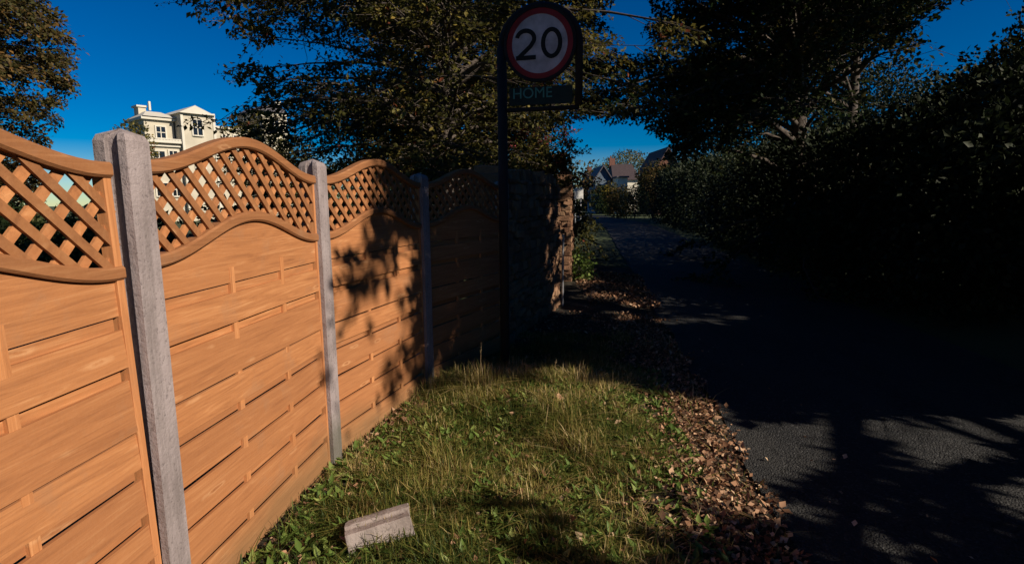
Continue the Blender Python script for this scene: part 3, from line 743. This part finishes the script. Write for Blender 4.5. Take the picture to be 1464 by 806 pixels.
# leaves at the foot of the far pillar and wall
def pld(x, y): return (x > .95+.03*y)*(x < EL(y)+.1)*.9
Pm = scatter(5000, .9, 3, 8.6, 12.4, pld); n = len(Pm); Pm[:,2] += rng.uniform(.0, .05, n)
az = rng.uniform(0, 6.283, n); D = np.stack([np.cos(az), np.sin(az), rng.normal(.2, .3, n)], 1); nr = rng.normal(0, .5, (n,3)); nr[:,2] = 1
o = link('leaf_drift', leaves_mesh('leaf_drift', Pm, D, rng.uniform(.03, .08, n), rng.beta(1.6, 1.8, n), rng, .7, .3, nr, .2), M['litter'])
tag(o, 'orange leaf drift on the bank at the foot of the stone pillar', 'fallen leaves', None, 'stuff')
bush('bank_plant', (1.30, 11.4, 0), (.75, .8, .65), 900, .07, 'weed', 61, 5, 0, .4)
tag(bpy.data.objects['bank_plant'], 'bright green leafy plant growing on the bank beside the stone pillar', 'plant')

def stalk(x, y, h, bend, label, hood=True, group='dry stalks'):
    mb = MB(); z = float(vz(x, y)); pts = [(bend[0]*t**2, bend[1]*t**2, h*t) for t in np.linspace(0, 1, 8)]
    mb.tube(pts, list(np.linspace(.0032, .0012, 8)), 5, .4)
    if hood:
        for i in range(14):
            t = 1-.22*random.random(); p = Vector((bend[0]*t*t, bend[1]*t*t, h*t)); d = Vector((random.uniform(-1,1), random.uniform(-1,1), .9)).normalized()*.016
            mb.tube([p, p+d], [.0018, .001], 4, .9)
    o = mb.build('dry_stalk', M['straw']); o.location = (x, y, z); tag(o, label, 'dry stalk'); return o
stalk(-.275, 4.55, .40, (.015,.0), 'tall straight dry stalk standing alone above the middle of the verge')
stalk(.245, 4.72, .13, (-.16,.02), 'dry stalk arching over to the left at the back of the verge')
stalk(.36, 4.70, .15, (.02,0), 'short upright dry stalk near the centre back of the verge', True)
stalk(.97, 4.62, .15, (.06,.0), 'thin pale stalk leaning right near the road end of the verge', False)
stalk(.50, 4.72, .12, (.09,.02), 'low curved dry stalk behind the crest of the verge', False)

def big_leaf(x, y, s, rz, label, tilt=.5):
    # lobed dry leaf
    mb = MB(); out = []
    for i in range(20):
        t = 2*math.pi*i/20; r = s*(.62+.38*abs(math.cos(t*2.5)))*(1.15 if abs(t-math.pi/2) < .5 else .9); out.append((r*math.cos(t), r*math.sin(t), .22*s*math.sin(3*t)+.25*s*(math.cos(t)**2)))
    vs = [(0,0,0)]+out+[(0,0,-.0015)]+[(a, b_, c-.0015) for a, b_, c in out]
    fs = [(0, 1+i, 1+(i+1) % 20) for i in range(20)]+[(21, 22+(i+1) % 20, 22+i) for i in range(20)]+[(1+i, 22+i, 22+(i+1) % 20, 1+(i+1) % 20) for i in range(20)]
    mb.poly(vs, fs, .8); o = mb.build('fallen_leaf', M['litter']); o.location = (x, y, float(vz(x, y))+.05); o.rotation_euler = (tilt, .2, rz); tag(o, label, 'leaf'); return o
big_leaf(.345, 4.02, .045, .6, 'large curled orange leaf caught upright in the grass in the middle of the verge', 1.0)
big_leaf(-.80, 2.45, .035, 2.2, 'curled brown leaf caught in the grass left of the concrete offcut', 1.1)
mb = MB(); mb.tube([(0,0,0), (0,0,.05), (.004,0,.075), (.004,0,.085)], [.016,.016,.008,.009], 10); o = mb.build('litter_bottle', M['plastic_white'], None, 0, True)
o.location = (1.25, 4.75, .02); o.rotation_euler = (.3,.2,0); tag(o, 'small white plastic bottle scrap at the dark corner of the verge', 'litter')

# ------------------------------------------------------------------ cream villa beyond the garden
VY = 55.0
VR = R_(50); VC, VS = math.cos(VR), math.sin(VR); villa = empty('villa', (at(250, 286, VY)[0], VY, 0), VR); VX = villa.location.x
tag(villa, 'cream Italianate villa with towers and cornices seen over the fence tops', 'house')
def X(px, d=0.0):
    k = at(px, 200, 1.0)[0]; return (k*(VY+d*VC)-VX+d*VS)/(VC-k*VS)
def Z(py, px=250, d=0.0):
    return at(px, py, VY+X(px, d)*VS+d*VC)[1]
def vb(name, m, x0, x1, y0, y1, d0, d1, parent=villa, extra=None):
    mb = MB(); xm = (x0+x1)/2; mb.b2((X(x0, d0), d0, Z(y1, xm, d0) if y1 < 900 else -.2), (X(x1, d0), d1, Z(y0, xm, d0)));
    if extra: extra(mb)
    return mb.build(name, M[m], parent)
def vwin(x0, x1, y0, y1, d, parent):
    a, b_, c, e = X(x0, d), X(x1, d), Z(y1, x0, d), Z(y0, x0, d)
    fr = MB(); t = .12
    fr.b2((a-t, d-.12, c-t), (a, d, e+t)); fr.b2((b_, d-.12, c-t), (b_+t, d, e+t)); fr.b2((a, d-.12, e), (b_, d, e+t)); fr.b2((a, d-.2, c-t), (b_, d, c))
    mx = (a+b_)/2; fr.b2((mx-.035, d-.08, c), (mx+.035, d, e)); fr.b2((a, d-.07, (c+e)/2-.035), (b_, d-.01, (c+e)/2+.035))
    f = fr.build('window', M['stucco_trim'], parent)
    g = MB(); g.b2((a, d-.04, c), (b_, d-.02, e)); g.build('pane', M['glass'], f)
w = vb('tower', 'stucco', 208, 250, 171, 999, 0, 4.2); vwin(224.5, 237, 181, 197, 0, w)
vb('cornice', 'stucco_trim', 205, 254, 168, 171.5, -.35, 4.5)
rf = MB(); a, b_ = X(205), X(254); zc, zt_ = Z(168, 230), Z(158, 230); rf.poly([(a,-.5,zc),(b_,-.5,zc),(b_,4.7,zc),(a,4.7,zc),(X(219),1.2,zt_),(X(240),1.2,zt_),(X(240),3,zt_),(X(219),3,zt_)], [(0,1,5,4),(1,2,6,5),(2,3,7,6),(3,0,4,7),(4,5,6,7),(3,2,1,0)])
rf.build('roof', M['stucco_trim'], villa)
ch = vb('chimney', 'stucco', 202, 213, 153, 171, 2.2, 3.4); vb('cap', 'stucco_trim', 200, 215, 150.5, 153, 2.05, 3.55, ch)
vb('finial', 'stucco_trim', 217.6, 220.4, 145, 158, 1.6, 1.85)
w = vb('main_wall', 'stucco', 204, 262, 204, 999, -1.0, 6); vwin(217, 233, 216, 236, -1.0, w); vwin(240, 251, 216, 236, -1.0, w); vwin(217, 233, 262, 280, -1.0, w); vwin(240, 251, 262, 280, -1.0, w)
vb('balcony', 'stucco_trim', 202, 266, 200, 204, -1.5, .0); bl = MB()
for k_ in range(15):
    xx = X(203.5, -1.4)+(X(265, -1.4)-X(203.5, -1.4))*k_/14; bl.b2((xx-.07, -1.45, Z(204, 230, -1.4)+.02), (xx+.07, -1.3, Z(204, 230, -1.4)+.32))
bl.b2((X(203,-1.4), -1.48, Z(204,230,-1.4)+.30), (X(266,-1.4), -1.27, Z(204,230,-1.4)+.40)); bl.build('balustrade', M['stucco_trim'], villa)
vb('string_course', 'stucco_trim', 203, 263, 207.5, 209.5, -1.25, -1.0)
w = vb('east_tower', 'stucco', 262, 309, 163, 999, -1.6, 4.5)
g = MB(); g.prism([(X(260,-2), Z(163,285,-2)), (X(311,-2), Z(163,285,-2)), (X(283,-2), Z(151,285,-2))], -2.0, 4.9); g.build('pediment', M['stucco_trim'], villa)
vwin(277, 290, 171, 193, -1.6, w); vwin(277, 290, 216, 240, -1.6, w)
vb('quoin', 'stucco_trim', 261, 264.5, 163, 999, -1.7, -1.55); vb('quoin', 'stucco_trim', 306.5, 310, 163, 999, -1.7, -1.55)
w = vb('south_range', 'stucco', 309, 376, 186, 999, .5, 7)
for x in (318, 334, 350, 364): vwin(x, x+8, 194, 206, .5, w); vwin(x, x+8, 216, 236, .5, w)
vb('parapet', 'stucco_trim', 309, 378, 183, 186, .2, 7.2)
w = vb('west_tower', 'stucco', 376, 412, 160, 999, -.6, 5); vwin(388, 399, 170, 188, -.6, w)
g = MB(); g.prism([(X(374,-.9), Z(160,395,-.9)), (X(414,-.9), Z(160,395,-.9)), (X(403,-.9), Z(149,395,-.9)), (X(392,-.9), Z(149,395,-.9))], -.9, 5.4); g.build('tower_roof', M['slate'], villa)
vb('chimney', 'stucco_trim', 398, 405, 144, 152, 1, 2.2)

# ------------------------------------------------------------------ far cottages at the bend
def cottage(name, px0, px1, yr, ye, Y, depth, wall, roof, label, gable=False, wins=(), chim=None, wall_to=None):
    x0, _ = at(px0, 280, Y); x1, _ = at(px1, 280, Y); _, zr = at(px0, yr, Y); _, ze = at(px0, ye, Y)
    root = empty(name, ((x0+x1)/2, Y, 0)); tag(root, label, 'house', 'cottages at the far bend'); h = (x1-x0)/2
    mb = MB(); mb.b2((-h, 0, -.2), (h, depth, ze))
    if gable: mb.prism([(-h, ze), (h, ze), (0, zr-.15)], .02, depth-.02)
    w = mb.build('wall', M[wall], root)
    r = MB(); o_ = .35
    if gable:
        for s in (-1, 1):
            q = [(s*(h+o_), ze-.25), (0, zr), (0, zr-.18), (s*(h+o_), ze-.43)]
            r.prism(q, -o_, depth+o_)
    else:
        m_ = depth/2
        r.poly([(-h-o_,-o_,ze-.05),(h+o_,-o_,ze-.05),(h+o_,depth+o_,ze-.05),(-h-o_,depth+o_,ze-.05),(-h+.1,m_,zr),(h-.1,m_,zr)], [(0,1,5,4),(1,2,5),(2,3,4,5),(3,0,4),(3,2,1,0)])
    rf = r.build('roof', M[roof], root)
    if chim:
        c = MB(); c.b2((chim*h-.4, depth/2-.3, zr-.6), (chim*h+.4, depth/2+.3, zr+.8)); c.b2((chim*h-.3, depth/2-.1, zr+.8), (chim*h-.1, depth/2+.1, zr+1.1)); c.build('chimney', M['brick'], rf)
    for (a, zc) in wins:
        f = MB(); a *= h
        f.b2((a-.5, -.06, zc-.6), (a+.5, 0, zc+.6)); ff = f.build('window', M['white_paint'], root)
        g = MB(); g.b2((a-.42, -.09, zc-.52), (a-.04, -.065, zc+.52)); g.b2((a+.04, -.09, zc-.52), (a+.42, -.065, zc+.52)); g.build('pane', M['glass'], ff)
    return root
cottage('cottage', 879, 912, 232, 257, 78, 8, 'render_white', 'tile', 'low cottage with dark red tiled roof and cream gable wall at the far bend', False, ((-.5,1.6),(.4,1.6)), -.85)
cottage('cottage', 851, 873, 236, 256, 70, 7, 'render_grey', 'slate', 'grey blue cottage with slate roof left of the red roofed one', True, ((0,2.9),), None)
cottage('cottage', 938, 968, 210, 240, 62, 8, 'brick', 'tile', 'dark brick gabled house half hidden by trees at the far right of the bend', True, ((0,3.2),), None)
cottage('cottage', 838, 849, 244, 262, 95, 6, 'brick', 'slate', 'smallest far cottage behind the white signboard', False, (), .4)
mb = MB(); a, _ = at(883, 270, 66); b_, _ = at(897, 270, 66); _, z1 = at(890, 254, 66)
g = MB(); g.b2((a, 66, -.1), (b_, 69, z1)); gar = empty('garage', (0,0,0))
gar.location = (a, 66, 0); g2 = MB(); g2.b2((0,0,-.1), (b_-a, 3, z1)); g2.build('wall', M['render_white'], gar); g2 = MB(); g2.b2((-.15,-.2,z1), (b_-a+.15, 3.2, z1+.18)); g2.build('roof', M['slate'], gar)
g2 = MB(); g2.b2((.25,-.04,0), (b_-a-.25, 0, 2.0)); g2.build('door', M['white_paint'], gar); tag(gar, 'small sunlit cream flat roofed garage in front of the red roofed cottage', 'garage')
# white signboard on two posts
sgx, _ = at(822, 280, 26); sb = empty('signboard', (sgx, 26, 0)); tag(sb, 'small white signboard on two pale posts beside the lane beyond the stone pillar', 'sign')
g = MB(); g.b2((-.05,-.02,1.72), (.38,.0,2.22)); g.build('board', M['white_paint'], sb, .004)
for x in (.02, .27): g = MB(); g.tube([(x,.03,-.1), (x,.03,2.25)], .03, 8); g.build('post', M['galv'], sb)

# ------------------------------------------------------------------ trees and hedges
SPEC = []
def t_(label, cat='tree', **k):
    o = tree(**k); tag(o, label, cat); return o
def lowfence(P):     # leave the villa and the sky patch above it visible
    px = 732+800*P[:,0]/P[:,1]; el = (P[:,2]-1.7)/P[:,1]; e2 = 286-800*el
    j = 14*vnoise(P, 2.0, 77)
    return ((px+j < 395-.0*e2) & (e2 > 165+j)) | ((px < 560+j) & (e2 > 232))
def left_outline(P):
    px, py = view(P); n = 16*vnoise(P, 2.2, 77)+13*vnoise(P, 6.5, 78)
    return px+n < np.interp(py, [-100, 0, 25, 60, 85, 100, 125, 150, 172, 195, 230], [180, 205, 285, 350, 335, 300, 375, 350, 262, 312, 330])
t_('large copper brown tree behind the fence with long layered boughs reaching left across the sky', name='copper_beech', base=(-1.15, 10.6, 0), H=9.5, z0=2.1, Rr=4.9, nb=160, nt=46, nl=24, leaf=.085, m='leaf_copper', bark='bark', seed=3, droop=.30, tone=(.1,.95), prune=lambda P: (P[:,1] < 6.9) | (P[:,0] > 2.9+.25*vnoise(P,2,9)) | (P[:,2] < 1.9) | left_outline(P) | ((view(P)[0] > 822) & (view(P)[1] > 168) & (P[:,1] > 1)) | hole(P, 818, 985, 170, 300, 8) | hole(P, 888, 932, -60, 78, 9) | hole(P, 372, 452, 55, 92, 10))
t_('second dark tree directly behind the large copper brown one', name='backdrop_tree', base=(-1.6, 17.5, 0), H=11.5, z0=1.2, Rr=5.6, nb=150, nt=40, nl=20, leaf=.13, m='leaf_copper', seed=83, droop=.3, tone=(0,.8), prune=lambda P: (view(P)[0] > 880) | (view(P)[0]+25*vnoise(P, 1.5, 5) < 505) | hole(P, 790, 985, 170, 300, 8))
t_('broad unseen tree added behind the viewer on the garden side of the fence to block sky light', name='garden_tree', base=(-6.5, -4.5, 0), H=12, z0=3.4, Rr=6.0, nb=120, nt=30, nl=18, leaf=.2, m='leaf_copper', seed=85, droop=.15, gap=True, prune=lambda P: (P[:,1] > -.5) & (P[:,2] < 5))  # unseen tree, added to cut sky light from behind left
t_('olive brown autumn tree filling the top left corner behind the fence', name='autumn_tree', base=(-15.0, 15.0, 0), H=10, z0=.9, Rr=4.4, nb=170, nt=40, nl=26, leaf=.12, m='leaf_olive', seed=8, droop=.35, prune=lambda P: view(P)[0]+9*vnoise(P, 1.8, 12)+7*vnoise(P, 5, 13) > np.interp(view(P)[1], [0, 60, 120, 160, 215], [100, 118, 116, 90, 62]))
t_('big green leaved roadside tree with yellowing leaves standing right of the far lane', name='roadside_tree', base=(6.7, 13.4, 0), H=10.5, z0=1.3, Rr=5.7, nb=220, nt=46, nl=24, leaf=.11, m='leaf_green', seed=14, droop=.25, tr=.22, gap=True, prune=lambda P: hole(P, 1335, 1442, 14, 96, 9) | hole(P, 1275, 1345, 105, 165, 14) | hole(P, 890, 932, -60, 78, 8) | hole(P, 800, 952, 172, 330, 8))
t_('tall dark tree overhanging the lane from beyond the right edge of the picture, crown widened for shade', name='overhanging_tree', base=(8.8, 2.2, 0), H=11.5, z0=2.4, Rr=7.6, nb=250, nt=58, nl=23, leaf=.16, m='leaf_green', seed=21, droop=.2, tr=.25, gap=True, prune=lambda P: ((P[:,0] < 2.9) & (P[:,2] < 5.6)) | (P[:,0] < -.4) | ((P[:,1] > .5) & (view(P)[0] < 1540) & (view(P)[1] > -45)) | hole(P, 1335, 1442, 14, 96, 9))  # out-of-view crown spread over the lane to hold back sky light
t_('second tall roadside tree behind the big green leaved one', name='roadside_tree', base=(10.2, 17.2, 0), H=11, z0=1.6, Rr=5.4, nb=170, nt=38, nl=20, leaf=.13, m='leaf_green', seed=23, droop=.2, tr=.22, gap=True, prune=lambda P: hole(P, 1335, 1442, 14, 96, 9) | hole(P, 1285, 1350, 105, 160, 12) | (view(P)[0] < 975))
t_('tall unseen tree behind the viewer on the right bank of the lane, kept for its shade', name='roadside_tree', base=(9.8, -8.2, 0), H=12, z0=1.6, Rr=5.2, nb=160, nt=34, nl=20, leaf=.15, m='leaf_green', seed=27, droop=.2, tr=.22, gap=True)  # out-of-view tree, thickened to darken the near ground
t_('pink tinged small tree growing behind the end of the stone wall', name='berry_tree', base=(.75, 12.6, 0), H=4.6, z0=1.9, Rr=.9, nb=36, nt=12, nl=11, leaf=.07, m='leaf_red', bark='bark', seed=31, droop=.15, tr=.05)

t_('tall dense unseen tree well back from the lane beyond the right edge of the picture, added to deepen the shade', name='overhanging_tree', base=(14.0, -1.0, 0), H=14, z0=2.0, Rr=5.6, nb=150, nt=34, nl=18, leaf=.19, m='leaf_dark', seed=29, droop=.2, tr=.25, gap=True)  # added foliage layer, stops sun leaking onto the farther panels
h = bush('shade_shrub', (7.0, -1.6, 0), (2.8, 6.4, 5.6), 38000, .11, 'leaf_green', 71, 8, 0, .25, gap=True); tag(h, 'tall unseen shrub added on the right bank behind the viewer to shade the verge', 'shrub')  # unseen shrub, sized so its shade falls on the near verge only
h = bush('evergreen_shrub', (7.8, 8.7, 0), (3.6, 3.6, 3.7), 30000, .10, 'leaf_dark', 41, 6, 0, .25); tag(h, 'dense black green evergreen shrub at the right edge of the lane', 'shrub')
h = bush('holly_tree', (8.75, 9.9, 0), (2.0, 2.0, 4.9), 20000, .085, 'leaf_dark', 42, 6, 0, .25); tag(h, 'upright black green evergreen rising behind the wide dark shrub at the right edge', 'tree')
h = bush('roadside_hedge', (7.35, 14.0, 0), (2.2, 16.0, 3.1), 60000, .11, 'leaf_dark', 43, 40, 0, .14, boxy=.85, rz=R_(-7.8)); tag(h, 'long dark hedge lining the right side of the lane under the trees', 'hedge')
h = bush('roadside_hedge', (6.7, 2.5, 0), (1.6, 7.0, 2.3), 30000, .10, 'leaf_dark', 44, 20, 0, .14, boxy=.85, gap=True, rz=R_(-7.8)); tag(h, 'near length of dark hedge right of the viewer beyond the picture edge', 'hedge')
h = bush('roadside_hedge', (10.7, 32.0, 0), (3.2, 21.0, 3.6), 40000, .16, 'leaf_dark', 45, 40, 0, .2, boxy=.8, rz=R_(-7.8)); tag(h, 'far length of hedge running on towards the bend on the right', 'hedge')
h = bush('laurel_shrub', (.3, 13.8, 0), (2.4, 2.4, 2.9), 9000, .10, 'leaf_dark', 46, 6, 0, .25); tag(h, 'dark shrub behind the rubble wall under the copper tree', 'shrub')
h = bush('garden_shrub', (-3.3, 8.3, 0), (2.6, 2.0, 1.75), 9000, .09, 'leaf_green', 47, 6, 0, .3); tag(h, 'dark green garden shrub seen through the lattice under the copper tree', 'shrub')
h = bush('garden_shrub', (-6.6, 9.5, 0), (2.6, 2.0, 1.6), 8000, .09, 'leaf_green', 48, 6, 0, .3); tag(h, 'rounded garden shrub seen through the lattice of the nearest full panel', 'shrub')
h = bush('garden_shrub', (-9.8, 10.8, 0), (3.2, 2.0, 1.7), 8000, .09, 'leaf_green', 49, 6, 0, .3); tag(h, 'dark garden shrub seen through the lattice left of the first concrete post', 'shrub')
h = bush('small_brown_tree', (at(189, 200, 44)[0], 44, 0), (3.0, 3.0, 4.5), 2600, .22, 'leaf_copper', 50, 5, 3.2, .3, bark='bark'); tag(h, 'small brown tree just left of the cream villa', 'tree')
# far end of the lane
def fb(name, px, Y, w, top, n, leaf, m, seed, label, cat, stems=4, th=0, d=None):
    x, _ = at(px, 280, Y); _, z1 = at(px, top, Y); o = bush(name, (x, Y, 0), (w, d or w, z1-th), n, leaf, m, seed, stems, th, .25); tag(o, label, cat); return o
fb('round_tree', 897, 92, 8.5, 214, 5000, .30, 'leaf_copper', 51, 'round topped tree rising behind the red roofed cottage', 'tree', 6, 3)
fb('far_tree', 940, 56, 4.6, 232, 5000, .24, 'leaf_olive', 52, 'olive tree right of the red roofed cottage', 'tree', 6, .8)
fb('far_tree', 985, 45, 5.0, 224, 6000, .2, 'leaf_green', 53, 'green tree in front of the dark brick house', 'tree', 6, .5)
fb('far_tree', 858, 110, 7, 236, 2500, .35, 'leaf_dark', 54, 'dark tree top between the two left cottages', 'tree', 6, 2)
fb('far_shrub', 842, 84, 4.5, 264, 2600, .25, 'leaf_dark', 55, 'low dark hedge shrub right of the white signboard', 'shrub', 4)
fb('far_shrub', 863, 66, 3.6, 264, 2600, .22, 'leaf_green', 56, 'mid green hedge shrub below the grey cottage', 'shrub', 4)
fb('yellow_shrub', 873, 58, 1.9, 261, 2000, .15, 'leaf_yellow', 57, 'bright yellow shrub below the red roofed cottage', 'shrub', 4)
fb('far_shrub', 888, 52, 2.8, 268, 2600, .18, 'leaf_olive', 58, 'olive shrub right of the yellow one', 'shrub', 4)
fb('far_shrub', 908, 50, 3.0, 266, 3200, .12, 'leaf_green', 59, 'green shrub at the right foot of the red roofed cottage', 'shrub', 4)
fb('far_shrub', 934, 46, 4.4, 258, 3600, .12, 'leaf_dark', 60, 'dark shrub at the far end of the right hand hedge', 'shrub', 4)
fb('boundary_hedge', 776, 40, 4.4, 258, 4000, .16, 'leaf_dark', 62, 'dark hedge on the left side of the lane behind the stone pillar', 'hedge', 6)
fb('backdrop_tree', 620, 34, 10, 205, 9000, .22, 'leaf_dark', 63, 'dark tree filling in behind the copper tree', 'tree', 8)
fb('backdrop_tree', 740, 44, 12, 215, 9000, .25, 'leaf_olive', 64, 'olive tree behind the sign pole and stone wall', 'tree', 8)
fb('backdrop_tree', 1085, 40, 13, 70, 26000, .24, 'leaf_dark', 65, 'dark tree closing the view behind the roadside tree', 'tree', 8)
fb('backdrop_tree', 1255, 36, 7.5, 95, 20000, .22, 'leaf_dark', 66, 'dark tree far back behind the right hand hedge', 'tree', 8)
fb('garden_tree', 388, 27, 4.2, 176, 5200, .15, 'leaf_copper', 68, 'brown leaved garden tree screening the right part of the villa', 'tree', 7, 1.5)
fb('backdrop_tree', 470, 46, 10, 232, 6000, .25, 'leaf_green', 67, 'low green tree in front of the right end of the villa', 'tree', 8)

# ------------------------------------------------------------------ camera, light, render
cam = bpy.data.cameras.new('camera'); co = bpy.data.objects.new('camera', cam); col.objects.link(co)
cam.sensor_width = 36; cam.lens = FPX/1464*36; cam.clip_start = .05; cam.clip_end = 3000
co.location = (0, 0, EYE)
Rm = Matrix.Rotation(math.pi/2-PITCH, 4, 'X') @ Matrix.Rotation(-ROLL, 4, 'Z')
co.rotation_euler = Rm.to_euler(); sc.camera = co
wd = bpy.data.worlds.new('World'); sc.world = wd; wd.use_nodes = True; nt = wd.node_tree
bg = nt.nodes['Background']; sk = N(nt, 'ShaderNodeTexSky'); sk.sky_type = 'NISHITA'; sk.sun_disc = False
sk.sun_elevation = SUN_EL; sk.sun_rotation = SUN_AZ; sk.air_density = .8; sk.dust_density = .0; sk.ozone_density = 3.0; sk.altitude = 300
hs = N(nt, 'ShaderNodeHueSaturation'); hs.inputs['Saturation'].default_value = 1.9; hs.inputs['Hue'].default_value = .512; hs.inputs['Value'].default_value = 1
nt.links.new(sk.outputs[0], hs.inputs['Color']); nt.links.new(hs.outputs[0], bg.inputs[0]); bg.inputs[1].default_value = .052
sl = bpy.data.lights.new('sun', 'SUN'); sl.energy = 5.0; sl.angle = R_(.42); sl.color = (1, .87, .70)
so = bpy.data.objects.new('sun', sl); col.objects.link(so); so.location = (20, -15, 20)
so.rotation_euler = Vector(-SUN).to_track_quat('-Z', 'Y').to_euler()
sc.view_settings.view_transform = 'Standard'; sc.view_settings.look = 'None'; sc.view_settings.exposure = 0.32; sc.view_settings.gamma = 1
sc.render.engine = 'CYCLES'; sc.cycles.use_denoising = True
sc.cycles.max_bounces = 5; sc.cycles.diffuse_bounces = 2; sc.cycles.glossy_bounces = 2; sc.cycles.transmission_bounces = 2
sc.cycles.sample_clamp_indirect = 4
